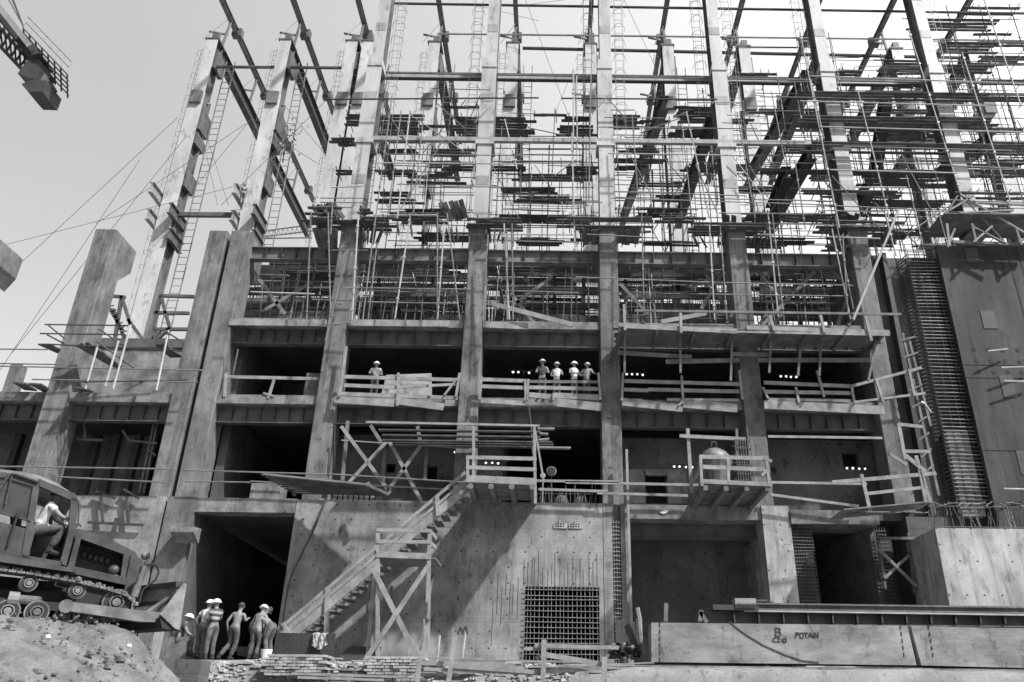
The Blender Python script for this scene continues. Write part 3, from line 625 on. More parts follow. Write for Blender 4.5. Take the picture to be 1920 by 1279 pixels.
# ================================================================ SCAFFOLDS: one per bay and storey, each tube and deck a part
SC = {}
bayn = [(-30, -16, 'left of the twin columns'), (-16, -9.6, 'between the twin columns and the first front column'), (-9.6, -3.6, 'between the first and second front columns'), (-3.6, 2.4, 'between the second and central front columns'), (2.4, 8.4, 'between the central and notched front columns'), (8.4, 14.0, 'between the notched and the deck-crossed columns'), (14.0, 19.9, 'left of the rightmost front column'), (19.9, 60, 'at the right edge')]
def sc(kind, p, fn, m):
    i = next(j for j, b in enumerate(bayn) if b[0] <= p.x < b[1])
    lv = 'low' if p.z < 20.6 else ('high' if p.z < 33 else 'top'); ly = 'front' if p.y < 36 else 'rear'
    SC.setdefault((i, lv, ly), []).append((kind, fn, m))
def tubep(p, q, r, kind, m='tube'):
    mid = (p+q)/2; mb = MB().tube(p, q, r, n=5)
    if kind == 'standard':                               # couplers clamped at every lift
        L = (q-p).length; d = (q-p).normalized(); t = rnd(.3, 1.6)
        while t < L-.1: mb.bar(p+d*(t-.055), p+d*(t+.055), r*2.7, r*2.9); t += rnd(1.6, 2.2)
    sc(kind, mid, mb, m)
def tb(x1, y1, x2, y2, Y, kind='ledger', m='tube', r=.033, Y2=None): tubep(P(x1, y1, Y), P(x2, y2, Y2 or Y), r, kind, m)
def deckw(x0, x1, y0, y1, z, m='deck'):
    mb = MB(); y = y0
    while y < y1-.1:
        if random.random() < .9 or y == y0:
            a, b = x0+rnd(-.45, .2), x1+rnd(-.2, .45); k = rnd(.35, .65); c_ = a+(b-a)*k; dz = rnd(-.05, .01)
            if random.random() < .5: mb.bar((a, y+.11, z+rnd(-.02, .02)), (b, y+.11, z+rnd(-.03, .03)), rnd(.16, .22), .04)
            else: mb.bar((a, y+.11, z), (c_, y+.11, z+dz), .2, .04); mb.bar((c_-.3, y+.12, z+.045+dz), (b, y+.12, z+rnd(0, .05)), .2, .04)
        y += .235
    sc('plank_deck', V(((x0+x1)/2, y0, z)), mb, m)
    for x in (x0+.25, x1-.25): tubep(V((x, y0-.35, z-.06)), V((x+rnd(-.05, .05), y1+.35, z-.06)), .026, 'transom', 'tube')
def deck(x0, y0, x1, y1, Y):
    a, b = P(x0, y0, Y), P(x1, y0, Y); z = (a.z+b.z)/2; yb = PZ((x0+x1)/2, y1, z).y
    deckw(a.x, b.x, Y, max(yb, Y+.3), z)
for d in [(644,215,780,223,33.5),(647,227,682,240,34.5),(714,228,787,258,34),(727,259,794,268,33.2),(630,259,670,273,33),(784,235,850,241,35),(824,199,904,217,34.5),(857,220,991,257,33.8),(714,280,780,291,35.5),(814,280,887,294,36),(624,319,667,330,33.2),(704,319,774,330,34.5),(810,322,844,334,35.5),(837,312,984,324,35),
   (714,360,757,367,36),(714,374,780,381,37),(974,374,1098,381,37.5),(977,332,1091,342,37),(1061,312,1120,325,34.5),(1058,219,1114,258,33.6),(994,214,1051,220,35),(1146,216,1200,246,33.6),(1196,226,1262,237,35),(1275,200,1340,224,34),(1262,238,1345,260,33.6),(1275,222,1330,230,36),
   (1147,298,1250,308,36.5),(1150,311,1210,322,35.5),(1200,343,1280,350,37),(1282,313,1345,325,35),(1240,366,1290,380,36),(1358,224,1412,232,35),(1420,205,1560,213,37),
   (1500,173,1851,192,31.2),(1510,219,1868,240,31.4),(1520,268,1930,288,31.2),(1424,319,1781,330,33),(1520,356,1671,368,31.6),(1804,361,1898,368,31.5),(1380,137,1447,160,36.5),(1814,13,1914,28,35),(1834,63,1894,76,36),(1834,78,1935,90,35.5),(1830,113,1915,124,35.5),(1842,105,1915,109,37),(1687,150,1727,168,34),(1564,133,1607,142,36),(1567,150,1600,158,35),(1667,240,1790,277,34),(1430,213,1565,220,39),(1500,238,1560,246,38),(1667,205,1745,213,37),(1480,285,1560,292,37),(1530,402,1680,412,34),
   (1840,150,1925,162,34),(1850,240,1925,250,36),(1860,300,1930,312,35),(1800,325,1870,334,37),(1690,345,1800,352,36),(1880,185,1930,196,37)]: deck(*d)
# platforms round the column heads (Z about 21)
for d in [(577,407,642,431,31.0),(667,407,731,431,31.1),(740,400,824,421,31.6),(886,409,968,434,31.0),(1058,407,1222,428,30.8),(1085,428,1150,455,32.4),(1160,428,1205,455,32.2),(1246,408,1310,420,31.5),(1300,418,1448,444,31.0),(1467,402,1547,418,31.6),(1544,414,1682,440,31.0),(580,388,622,404,30.8),(668,392,690,404,31.0)]: deck(*d)
def flap(pts, Y, n=4):                                 # loose boards tipped up against the column heads
    for i in range(n):
        t = i/n
        a = P(pts[0][0]+(pts[1][0]-pts[0][0])*t+rnd(-2, 2), pts[0][1]+(pts[1][1]-pts[0][1])*t+rnd(-3, 3), Y); b = P(pts[3][0]+(pts[2][0]-pts[3][0])*t+rnd(-2, 2), pts[3][1]+(pts[2][1]-pts[3][1])*t+rnd(-3, 3), Y+.7)
        mb = MB().bar(a, b, .24, .05, (0, -1, .3)); sc('tipped_plank', (a+b)/2, mb, 'deck')
flap([(824,380),(872,376),(884,412),(840,412)], 31.2, 5); flap([(1085,388),(1122,386),(1122,410),(1085,410)], 31.4, 3); flap([(1160,390),(1205,390),(1205,410),(1160,410)], 31.4, 5); flap([(1365,404),(1384,400),(1384,414),(1364,414)], 31.2, 2); flap([(1405,402),(1450,398),(1440,412),(1400,412)], 31.2, 5); flap([(1580,402),(1615,402),(1612,416),(1580,416)], 31.2, 4); flap([(586,384),(636,382),(655,410),(600,410)], 31.2, 6)
for q, n_ in (([(590,430),(640,432),(636,470),(604,468)], 5), ([(668,432),(728,430),(712,462),(676,452)], 5), ([(745,420),(822,420),(818,442),(750,440)], 3), ([(824,428),(868,430),(864,455),(836,452)], 4), ([(912,432),(966,432),(950,452),(915,455)], 4), ([(1080,430),(1122,430),(1122,458),(1082,456)], 5), ([(1158,430),(1206,428),(1200,456),(1162,458)], 5), ([(1300,444),(1362,444),(1360,462),(1310,462)], 4), ([(1405,444),(1448,442),(1440,460),(1404,462)], 4), ([(1560,440),(1600,440),(1606,470),(1570,468)], 4), ([(1645,438),(1682,436),(1684,455),(1648,455)], 4)): flap(q, 31.25, n_)
# surveyed tubes, front
for t in [(583,400,575,600),(615,400,620,600),(623,388,620,440),(652,470,610,640),(672,404,660,600),(700,440,680,600),(707,455,690,600),(735,180,700,440),(752,208,728,400),(768,215,745,410),(770,400,740,600),(795,205,775,400),(820,400,820,600),(838,400,862,600),(833,420,820,600),(960,420,962,600),(945,420,955,600),(951,440,951,600),(915,440,905,600),
    (1072,250,1078,470),(1108,140,1104,380),(1185,215,1197,380),(1203,400,1208,600),(1075,130,1075,260),(1078,150,1080,215),(1287,210,1330,410),(1382,210,1416,410),(1330,420,1340,600),(1350,420,1363,600),(1440,400,1460,600),(1448,400,1470,600),(1560,430,1595,600),(1566,405,1600,580),(1580,440,1590,590),
    (1500,60,1574,428),(1609,172,1667,408),(1704,57,1801,364),(1804,100,1894,378),(1845,0,1915,200),(1490,300,1510,430),(1520,150,1545,260),(1660,400,1680,480),(1760,400,1778,465),(1540,262,1567,400),(1700,330,1730,460)]:
    br = random.random() < .25 or t[0] in (1500, 1609, 1704, 1804, 1330, 1440)
    tb(*t, rnd(30.4, 31.1), 'standard', 'bright' if br else 'tube', .036 if br else .03)
for t in [(600,380,700,381),(585,388,660,390),(700,404,820,404),(622,470,690,470),(640,540,880,543),(660,520,780,522),(690,567,860,570),(585,562,690,566),(470,548,590,552),(595,610,660,606),(920,440,1075,441),(930,452,1080,455),(940,545,1085,550),(1100,440,1205,445),(1080,520,1330,530),(1330,530,1600,536),(1310,552,1590,556),(1440,420,1660,424),(1420,440,1650,448),(1350,400,1560,402),(1300,372,1560,378),
    (700,306,980,308),(720,290,980,292),(830,350,980,352),(960,290,1090,291),(960,302,1090,303),(1140,288,1380,292),(1150,360,1400,368),(1145,372,1560,385),(1060,380,1130,380),(1140,240,1420,242),(1520,143,1930,158),(1534,238,1930,249),(1557,319,1795,325),(1530,385,1700,392),(1540,395,1660,398),(1500,190,1850,199),(1560,300,1930,318),(1425,182,1560,184),(1700,395,1920,402),(1760,375,1920,380),
    (1145,207,1190,207),(1290,193,1390,193),(620,352,680,350),(600,372,690,372),(1680,300,1930,306),(1600,352,1700,352),(1580,275,1900,283)]:
    br = random.random() < .35 or t[0] in (1520, 1534, 1557)
    tb(*t, rnd(30.3, 31.2), 'ledger', 'bright' if br else 'tube', .034 if br else .028)
for t in [(830,265,740,410),(768,215,870,285),(1110,215,1140,180),(1140,185,1170,220),(1040,330,1080,300),(1200,250,1275,222),(1262,222,1290,210),(990,240,1060,255),(1405,310,1440,370),(1305,310,1345,400),(1560,330,1650,430),(1690,290,1760,420),(1800,365,1880,450),(1700,440,1790,380),(1640,380,1730,470),(890,230,915,205),(820,195,870,240)]:
    tb(*t, rnd(30.5, 31.4), 'brace', 'tube', .03)
tb(1685, 394, 1600, 600, 29.6, 'brace', 'bright', .06)
# systematic scaffold lifts filling the hall between the two column rows
def grid(x0, x1, y, z0, z1, sx, sz, pd, ext=.4):
    n = max(2, int((x1-x0)/sx))
    for i in range(n+1):
        x = x0+(x1-x0)*i/n+rnd(-.2, .2)
        tubep(V((x, y, z0)), V((x+rnd(-.15, .15), y, z1+rnd(-1, 1))), .03, 'standard', random.choice(['tube', 'dark_tube', 'dark_tube', 'tube']))
    z = z0+rnd(.6, sz)
    while z < z1:
        tubep(V((x0-ext+rnd(-.4, .3), y-.04, z)), V((x1+ext+rnd(-.3, .4), y-.04, z+rnd(-.1, .1))), .028, 'ledger', random.choice(['tube', 'dark_tube']))
        if random.random() < .6: tubep(V((x0-ext, y-.04, z+.9)), V((x1+ext, y-.04, z+.9+rnd(-.1, .1))), .025, 'ledger', 'dark_tube')
        if random.random() < pd:
            a = rnd(x0-.3, x0+(x1-x0)*.45); b = rnd(a+1.5, x1+.4); deckw(a, min(b, x1+.4), y, y+rnd(.5, 1.0), z+.08)
        z += sz*rnd(.8, 1.2)
    if random.random() < .7:
        a = rnd(x0, x1-1.5); tubep(V((a, y+.05, z0+rnd(0, 2))), V((a+rnd(1, 3), y+.05, z0+rnd(4, 6))), .028, 'brace', 'tube')
for (a, b, y, z0, z1, pd) in [(-8.6,-4.5,34.8,21,27.6,.5),(-8.9,-4.3,38.5,21,30,.45),(-3.0,1.8,35.2,21,28,.5),(-3,1.6,39.5,21,31,.5),(3,7.8,34.6,21,28.3,.5),(3,7.7,38.5,21,30.5,.45),(9,13.6,34.5,21,30.5,.55),(9,13.4,38.0,21,33,.55),(14.6,19.4,33.6,21,29,.6),(14.8,19.4,37,21,33,.6),(20.3,26,33.5,21,37,.6),(20.5,27,38,21,39,.6),(-14.2,-10.1,36.2,16.1,21.2,.2),(14.5,19,40.5,21,34,.6),(9,13.4,41.5,21,33,.5),(3,7.8,42,21,32,.4),(20,28,43,21,42,.6)]:
    grid(a, b, y, z0, z1, 1.7, 1.75, pd)
# dark heavy formwork and girders seen through the hall on the right
hl = 'deep dark girders inside the hall'
for i, (x1, y1, x2, y2, Xp, lb) in enumerate([(1250,180,1165,420,5.6,'right of the central column'),(1345,200,1270,420,8.0,'behind the notched column'),(1505,250,1445,400,11.6,'steep, left of the deck-crossed column'),(1600,150,1440,430,13.0,'long and steep, crossing the deck-crossed column'),(1720,220,1560,460,15.6,'below the dark decks near the right column'),(1930,215,1760,330,22.5,'at the right edge'),(1560,62,1400,340,13.4,'high, beyond the fourth span'),(1660,190,1640,330,17.5,'behind the right tower scaffold')]):
    p, q = PX(x1, y1, Xp), PX(x2, y2, Xp)
    if q.y < p.y: p, q = q, p
    if p.y < 33: p = p+(q-p)*((33-p.y)/(q.y-p.y))
    if q.y > 70: q = p+(q-p)*((70-p.y)/(q.y-p.y))
    r = thing('hall_girder', 'dark sloping girder inside the hall, '+lb, 'girder', (p+q)/2, hl); MB().ibeam(p, q, .5, .75, .05).build('girder_body', K['primer'], r)
for (a, b) in ((-8.9, -4.2), (-3, 1.7), (3, 7.8), (9, 13.5), (14.6, 19.2), (20.4, 27)):
    for k in range(24 if a > 8 else 18):                               # thin ledgers and guard tubes of the working lifts
        y = rnd(31.6, 38); z = rnd(21.3, 29.5 if a < 9 else 34); l = rnd(1.6, 4.2); x = rnd(a-.8, b-l+.8); tubep(V((x, y, z)), V((x+l, y, z+rnd(-.08, .08))), rnd(.02, .028), 'ledger', random.choice(['tube', 'dark_tube', 'dark_tube']))
    for k in range(20 if a > 8 else 14):
        y = rnd(31.6, 38); z = rnd(20.9, 25 if a < 9 else 29); x = rnd(a-.3, b+.3); tubep(V((x, y, z)), V((x+rnd(-.2, .2), y, z+rnd(3, 7))), rnd(.02, .028), 'standard', random.choice(['tube', 'dark_tube', 'dark_tube']))
    for k in range(5):
        y = rnd(31.6, 37); z = rnd(21, 27); x = rnd(a, b-1); tubep(V((x, y, z)), V((x+rnd(-2.2, 2.2), y+rnd(-.3, .3), z+rnd(1.8, 4))), .024, 'brace', random.choice(['tube', 'dark_tube']))
# rear low storey clutter: rebar combs, formwork boards, seen over the upper slab
for i, (a, b, nm) in enumerate([(-14.3, -10.0, 'right of the twin columns'), (-9.2, -4.0, 'between the first and second concrete columns'), (-3.2, 1.9, 'left of the central concrete column'), (2.8, 7.9, 'right of the central concrete column'), (8.8, 13.6, 'left of the cage tower')]):
    y = 41.0
    r = thing('rebar_fence', 'comb of close upright bars over the upper slab '+nm, 'rebar', ((a+b)/2, y, 16.0), 'rebar combs behind the upper slab')
    pxm = proj((a+b)/2, 32.1, 16.06)[0]
    zz_ = lambda py, Y: P(pxm, py, Y).z
    n = int((b-a+3.4)/.13)
    for p0, p1, yy in ((518, 547, 42.0), (556, 585, 41.0)):
        z0, z1 = zz_(p1, yy), zz_(p0, yy); m1 = MB()
        for j in range(n):
            if random.random() < .15: continue
            x = a-1.7+j*.13+rnd(-.03, .03)+(a+b)/2*.28; m1.tube((x, yy, z0-.3), (x+rnd(-.05, .05), yy, z1+rnd(-.1, .15)), .03, n=4)
        o = m1.build('bar_row', K['rebar'], r); o['kind'] = 'stuff'
        for z in (z0+.1, (z0+z1)/2, z1-.2): MB().tube((a-1.7+(a+b)/2*.28, yy-.04, z), (b+1.7+(a+b)/2*.28, yy-.04, z+rnd(-.05, .05)), .03, n=4).build('cross_bar', K['rebar'], r)
    fr = thing('formwork_stack', 'dark horizontal formwork boards stacked behind the upper slab '+nm, 'formwork', ((a+b)/2, 37, 16.05), 'formwork stacks behind the upper slab')
    for (py, h, yy) in ((596, .45, 37.0), (588, .2, 37.8), (572, .3, 38.4), (551, .42, 37.2), (541, .2, 39), (511, .5, 37.6), (503, .25, 38.8), (492, .16, 38), (483, .2, 39.5), (525, .22, 40.5), (533, .14, 38.5), (562, .2, 40), (579, .3, 39.5), (545, .3, 42.5), (500, .2, 42), (518, .2, 37.4)):
        z = zz_(py+rnd(-4, 4), yy); sh_ = (a+b)/2*(yy-32)/40; x0 = a-.9+sh_+(rnd(0, 1.6) if random.random() < .4 else 0); x1 = b+.9+sh_-(rnd(0, 1.8) if random.random() < .4 else 0)
        MB().bar((x0, yy, z), (x1, yy, z+rnd(-.06, .06)), .14, h).build('board', K['deck'] if random.random() < .7 else K['form_shade'], fr)
    for x in (a+.3, a+1.6, b-1.9, b-.3):
        MB().box(x-.1+sh_, x+.1+sh_, 38.7, 38.85, 16.1, zz_(rnd(470, 540), 38.7)).build('soldier', K['form_shade'], fr)
    # timber cross braces on the slab edge
    if i != 1:
        xb = thing('cross_brace', 'pair of crossed timber braces standing on the upper slab '+nm, 'timber brace', ((a+b)/2, 33.2, 16.06), 'crossed braces on the upper slab')
        S1 = {0: [((472, 505), (535, 590)), ((585, 530), (497, 582))], 2: [((958, 550), (1005, 612)), ((1035, 520), (960, 575))], 3: [((1318, 505), (1372, 598)), ((1362, 500), (1315, 580)), ((1160, 530), (1215, 590))], 4: [((1418, 505), (1470, 570)), ((1528, 510), (1430, 610)), ((1555, 505), (1612, 560)), ((1612, 500), (1570, 610))]}[i]
        for (s, e) in S1: MB().bar(P(*s, 32.7), P(*e, 32.7), .16, .07, (0, 1, 0)).build('brace', K['old_timber'], xb)
    # low tubes and stubs along the slab edge
    for j in range(11):
        x = a+(b-a)*(j+.5)/11+rnd(-.2, .2); tubep(V((x, 34+rnd(-.5, 1), 16.06)), V((x+rnd(-.1, .1), 34+rnd(-.5, 1), rnd(17.0, 20.0))), .03, 'standard', random.choice(['tube', 'dark_tube', 'tube']))
    for j in range(5): z = rnd(16.5, 20); tubep(V((a-.2, 34.5, z)), V((b+.2, 34.5, z+rnd(-.15, .15))), .03, 'ledger', random.choice(['tube', 'dark_tube']))
    for j in range(14):
        y = rnd(32.6, 36.5); z = zz_(rnd(485, 590), y); l = rnd(1.2, 3.6); x = rnd(a-.2, b-l+.4)+(a+b)/2*(y-32)/40; tubep(V((x, y, z)), V((x+l, y, z+rnd(-.06, .06))), rnd(.02, .028), 'ledger', random.choice(['tube', 'dark_tube', 'dark_tube']))
    for j in range(14):
        y = rnd(32.6, 36.5); x = rnd(a-.1, b+.2)+(a+b)/2*(y-32)/40; tubep(V((x, y, 16.06)), V((x+rnd(-.15, .15), y, zz_(rnd(470, 560), y))), rnd(.022, .03), 'standard', random.choice(['tube', 'dark_tube', 'dark_tube', 'bright']))
    for j in range(4):
        y = rnd(32.6, 35); x = rnd(a, b); tubep(V((x, y, 16.2)), V((x+rnd(-1.6, 1.6), y, zz_(rnd(480, 540), y))), .03, 'brace', random.choice(['tube', 'dark_tube']))
    es = thing('edge_starters', 'short starter bars sprouting from the upper slab edge '+nm, 'rebar', ((a+b)/2, 32.8, 16.0), 'starter bars on the upper slab')
    for j in range(36): x = rnd(a, b); yy = 32.5+rnd(0, .6); MB().tube((x, yy, 16.0), (x+rnd(-.1, .1), yy, 16.1+rnd(.1, .45)), .014, n=4).build('bar', K['rebar'], es)
# build the collected scaffolds
for (i, lv, ly), parts in SC.items():
    lo = [min(v[k] for _, mb, _ in parts for v in mb.v) for k in range(3)]
    r = thing('scaffold', dict(low='lower', high='upper', top='topmost')[lv]+' '+dict(front='front', rear='rear')[ly]+' tube scaffold with plank decks '+bayn[i][2], 'scaffold', (sum(bayn[i][:2])/2 if abs(bayn[i][0]) < 29 and bayn[i][1] < 50 else parts[0][1].v[0].x, lo[1], lo[2]), 'tube scaffolds')
    cnt = {}
    for kind, mb, m in parts:
        cnt[kind] = cnt.get(kind, 0)+1; mb.build(kind, K[m], r)
# ================================================================ TIMBER PLATFORMS, STAIRS, RAILINGS
def seg(root, name, x1, y1, x2, y2, Y, a, b=None, m='timber', Y2=None, up=(0, 0, 1)):
    return MB().bar(P(x1, y1, Y), P(x2, y2, Y2 or Y), a, b or a, up).build(name, K[m], root)
# guard rails on the first upper slab
def guard(lb, loc, rails, posts, Y=31.35):
    r = thing('guardrail', lb, 'guardrail', P(*loc, Y), 'timber guardrails on the slab edge')
    for q in rails: seg(r, 'rail', *q[:4], Y, .05, q[4] if len(q) > 4 else .16, q[5] if len(q) > 5 else 'timber')
    for q in posts: seg(r, 'post', *q[:4], Y-.05, .1, .08, 'timber')
    return r
guard('single pale rail and broken stake guarding the dark bay right of the twin columns', (500, 755), [(420, 707, 602, 711, .14)], [(514, 712, 503, 748), (494, 738, 514, 744), (424, 700, 421, 745)], 31.9)
guard('three-rail timber guardrail in front of the lone worker', (745, 760), [(645, 707, 858, 713), (645, 723, 742, 727), (742, 727, 858, 721, .12), (640, 739, 858, 747), (628, 750, 740, 757, .3), (742, 752, 832, 764, .3)], [(650, 650, 636, 745), (747, 700, 745, 762), (833, 742, 858, 710), (862, 700, 855, 745), (806, 716, 806, 744)])
guard('two-rail timber guardrail left of the group of four workers', (950, 760), [(902, 712, 985, 715), (902, 725, 985, 728), (902, 752, 985, 757, .2)], [(903, 706, 899, 750), (985, 712, 986, 752)])
guard('timber guardrail that the four workers lean on', (1060, 760), [(992, 716, 1125, 717, .12, 'old_timber'), (992, 727, 1125, 730), (992, 741, 1040, 745, .22), (1040, 742, 1125, 746, .24), (1044, 755, 1128, 764, .36)], [(991, 712, 988, 752), (1122, 700, 1126, 750), (1038, 738, 1038, 752)])
guard('timber guardrail between the centre column and the column behind the drum', (1275, 765), [(1168, 715, 1386, 721), (1168, 731, 1215, 733), (1215, 731, 1386, 735), (1170, 750, 1205, 751, .1), (1250, 750, 1386, 751, .12), (1167, 754, 1280, 766, .34), (1281, 757, 1382, 766, .38)], [(1168, 700, 1166, 752), (1278, 705, 1281, 758), (1386, 695, 1392, 750), (1280, 752, 1272, 762)])
guard('timber guardrail left of the cage tower with slanting extension', (1540, 770), [(1432, 718, 1596, 725), (1432, 735, 1596, 738), (1440, 749, 1596, 752, .12), (1433, 759, 1658, 770, .38), (1596, 725, 1728, 690, .12), (1600, 755, 1735, 738, .1)], [(1430, 727, 1440, 748), (1492, 727, 1498, 756), (1532, 696, 1545, 745), (1596, 722, 1602, 757), (1642, 710, 1656, 755), (1704, 693, 1714, 743)], 31.2)
# posts and rails hanging in the CD / DE upper storey
hr = thing('hanging_guard', 'old timber posts and rails hanging below the cantilevered deck right of the centre column', 'guardrail', P(1400, 700, 30.8))
for q in [(1172, 625, 1171, 700), (1275, 622, 1276, 700), (1373, 625, 1370, 715), (1446, 625, 1442, 700), (1540, 622, 1536, 706), (1645, 625, 1628, 715), (1500, 660, 1496, 705)]: seg(hr, 'post', *q, 30.6, .09, .09, 'old_timber')
for q in [(1158, 662, 1297, 670), (1248, 679, 1386, 676), (1372, 665, 1445, 666), (1420, 676, 1640, 676)]: seg(hr, 'rail', *q, 30.8, .05, .19, 'old_timber')
# cantilevered deck
ck = thing('cantilever_deck', 'timber deck jutting out from the upper slab right of the centre column', 'deck', P(1400, 630, 30.4))
z = P(1400, 617, 30.0).z
dk = MB(); y = 30.0
xa, xb = P(1158, 620, 30.0).x, P(1662, 625, 30.0).x
while y < 31.6: dk.bar((xa+rnd(-.2, .1), y+.12, z), (xb+rnd(-.1, .2), y+.12, z+rnd(-.02, .02)), .23, .06); y += .245
dk.build('plank_floor', K['old_timber'], ck)
for i, (x1, y1, x2, y2) in enumerate([(1172, 612, 1382, 622), (1400, 615, 1668, 624), (1350, 622, 1668, 629)]): seg(ck, 'edge_board', x1, y1, x2, y2, 29.96, .05, .2 if i < 2 else .09)
for x in [xa+.1+i*(xb-xa-.2)/7 for i in range(8)]: MB().bar((x, 30.0, z-.12), (x, 31.7, z-.12), .12, .14).build('joist', K['old_timber'], ck)
for (x1, y1, x2, y2) in [(1170, 572, 1172, 620), (1276, 588, 1277, 625), (1443, 592, 1452, 622), (1538, 592, 1546, 625), (1622, 594, 1634, 640)]: seg(ck, 'upright', x1, y1, x2, y2, 29.9, .11, .1)
seg(ck, 'rail', 1190, 583, 1690, 590, 30.1, .06, .1, 'old_timber'); seg(ck, 'rail', 1240, 604, 1325, 588, 31.2, .05, .2, 'timber')
for (x1, y1, x2, y2) in [(1205, 607, 1210, 582), (1362, 607, 1375, 586), (1425, 607, 1440, 586), (1452, 607, 1470, 586), (1590, 612, 1605, 588)]: seg(ck, 'raking_strut', x1, y1, x2, y2, 30.3, .12, .12, 'primer')
# loose boards on the upper slab
solo('slanting_board', MB().bar(P(915, 568, 31.5), P(1075, 610, 31.4), .06, .22), K['timber'], 'pale slanting board lying across the upper slab left of the centre column', 'board')
for i, (x1, x2, y1, y2, lb) in enumerate([(655, 842, 604, 606, 'pale edge board of the upper slab between the first and second columns'), (906, 990, 607, 611, 'pale edge board just right of the second column'), (430, 612, 603, 605, 'pale edge board of the upper slab right of the twin columns')]):
    solo('edge_board', MB().bar(P(x1, y1+2, 31.7), P(x2, y2+2, 31.7), .08, .3), K['timber'], lb, 'board', 'edge boards of the upper slab')
# plywood sheet behind the lone worker
p1, p2 = P(722, 698, 32.3), P(806, 745, 32.3)
solo('leaning_sheet', MB().prism([(p1.x-.05, 32.15, 12.43), (p2.x+.12, 32.15, 12.43), (p2.x-.05, 32.5, p1.z+.05), (p1.x+.02, 32.5, p1.z-.05)], (0, .05, 0)), K['timber'], 'pale sheet of plywood leaning behind the rail beside the lone worker', 'sheet')
u, v = P(575, 700, 32.2), P(602, 742, 32.2); solo('upright_panel', MB().box(u.x, v.x, 32.2, 32.3, 12.43, u.z), K['old_timber'], 'grey panel standing at the right end of the dark open bay', 'panel')
# --- landing with roof
Yl = 28.9
ld_ = thing('landing_platform', 'timber landing with rails at the head of the long stairs', 'platform', P(940, 930, 30))
a, b = P(875, 905, Yl), P(1006, 905, Yl); zl = a.z
dk = MB(); y = Yl
while y < 31.35: dk.bar((a.x, y+.12, zl), (b.x, y+.12, zl+rnd(-.01, .01)), .23, .07); y += .245
dk.build('plank_floor', K['old_timber'], ld_)
for i in range(4): x = a.x+.15+i*(b.x-a.x-.3)/3; MB().tube((x, Yl-.1, zl-.16), (x, 31.38, zl-.16), .11, n=8).build('joist', K['old_timber'], ld_)
seg(ld_, 'edge_board', 874, 898, 1006, 904, Yl-.05, .06, .26)
for (y1, y2) in ((858, 861), (877, 881)): seg(ld_, 'rail', 874, y1, 1006, y2, Yl-.05, .05, .14)
for (x1, y1, x2, y2) in [(877, 855, 877, 906), (1002, 800, 1004, 945), (888, 800, 888, 905)]: seg(ld_, 'post', x1, y1, x2, y2, Yl-.02, .1)
seg(ld_, 'brace', 1004, 810, 1020, 905, Yl+.2, .07)
rf = thing('landing_roof', 'rough plank roof on posts above the stair landing', 'roof', P(850, 800, 30.3))
zr = P(850, 797, 29.4).z; xa, xb = P(692, 795, 29.4).x, P(1012, 800, 29.4).x
dk = MB(); y = 29.4
while y < 31.6:
    if random.random() < .85: dk.bar((xa+rnd(-.1, 1.4), y+.12, zr+(y-29.4)*-.1), (xb+rnd(-.9, .6), y+.12, zr+(y-29.4)*-.1), .21, .05)
    y += .245
dk.build('plank_roof', K['deck'], rf)
seg(rf, 'edge_board', 686, 792, 1012, 799, 29.35, .06, .08)
for q in [(1008, 805, 1040, 805), (1012, 814, 1028, 815), (1010, 826, 1030, 824), (1008, 840, 1070, 841)]: seg(rf, 'plank_end', *q, 29.6, .2, .05)
xbs = thing('cross_brace', 'large crossed timber braces in front of the wall left of the landing', 'timber brace', P(720, 930, 31.2))
for q, m in [((652, 790, 642, 905), 0), ((640, 800, 732, 925), 1), ((726, 828, 655, 905), 1), ((730, 828, 790, 940), 1), ((790, 835, 726, 922), 1), ((800, 830, 797, 900), 0), ((722, 840, 718, 905), 0), ((783, 800, 788, 830), 0), ((695, 798, 715, 830), 0)]: seg(xbs, 'brace' if m else 'post', *q, 31.3 if m else 31.6, .14, .07, 'timber' if m else 'old_timber', up=(0, 1, 0))
seg(xbs, 'tie', 640, 826, 880, 842, 31.3, .04, .04)
# drop canopy left of the landing
cn = thing('tilted_canopy', 'dark tilted plank canopy with pointed ends over the base wall', 'canopy', P(615, 915, 30.4))
pts = [P(492, 890, 28.9), P(690, 910, 28.9), P(733, 930, 30.2), P(558, 928, 31.2)]
zc = [p for p in pts]
cn_mb = MB(); N_ = 9
for i in range(N_):
    t = i/N_; t2 = (i+.85)/N_
    A0 = zc[0].lerp(zc[3], t); A1 = zc[1].lerp(zc[2], t); cn_mb.bar(A0, A1, .3, .05, (0, -.5, 1))
cn_mb.build('plank_sheet', K['deck'], cn)
for q in [(548, 905, 552, 930), (612, 895, 606, 935), (690, 905, 700, 935)]: seg(cn, 'strut', *q, 30.6, .12, .12, 'old_timber')
for q in [(345, 882, 610, 890), (345, 903, 470, 905), (610, 889, 870, 905), (470, 903, 630, 912), (590, 905, 870, 920)]:
    lb = {345: 'upper' if q[1] < 890 else 'lower', 610: 'rear', 470: 'short lower', 590: 'low rear'}[q[0]]
    lin('rail_tube', *q, 31.1, .06, 'tube', lb+' long thin tube rail at the head of the base wall'+(' left of the canopy' if q[0] == 345 else (' above the canopy' if q[0] == 610 else ' behind the canopy' if q[0] == 470 else ' near the stairs')), 'rail', grp='tube rails on the base wall')
for q, lb in [((-10, 875, 325, 880), 'long thin upper tube rail crossing above the bulldozer cab'), ((95, 894, 308, 905), 'long thin lower tube rail above the bulldozer cab'), ((-10, 655, 90, 656), 'short tube left of the corbelled column'), ((-10, 682, 110, 684), 'upper tube in front of the left column foot'), ((-10, 687, 380, 695), 'long tube across the left column and the twin columns'), ((60, 712, 370, 717), 'lower long tube near the left slab')]: lin('rail_tube', *q, 30.9, .06, 'tube', lb, 'rail', grp='tube rails on the left')
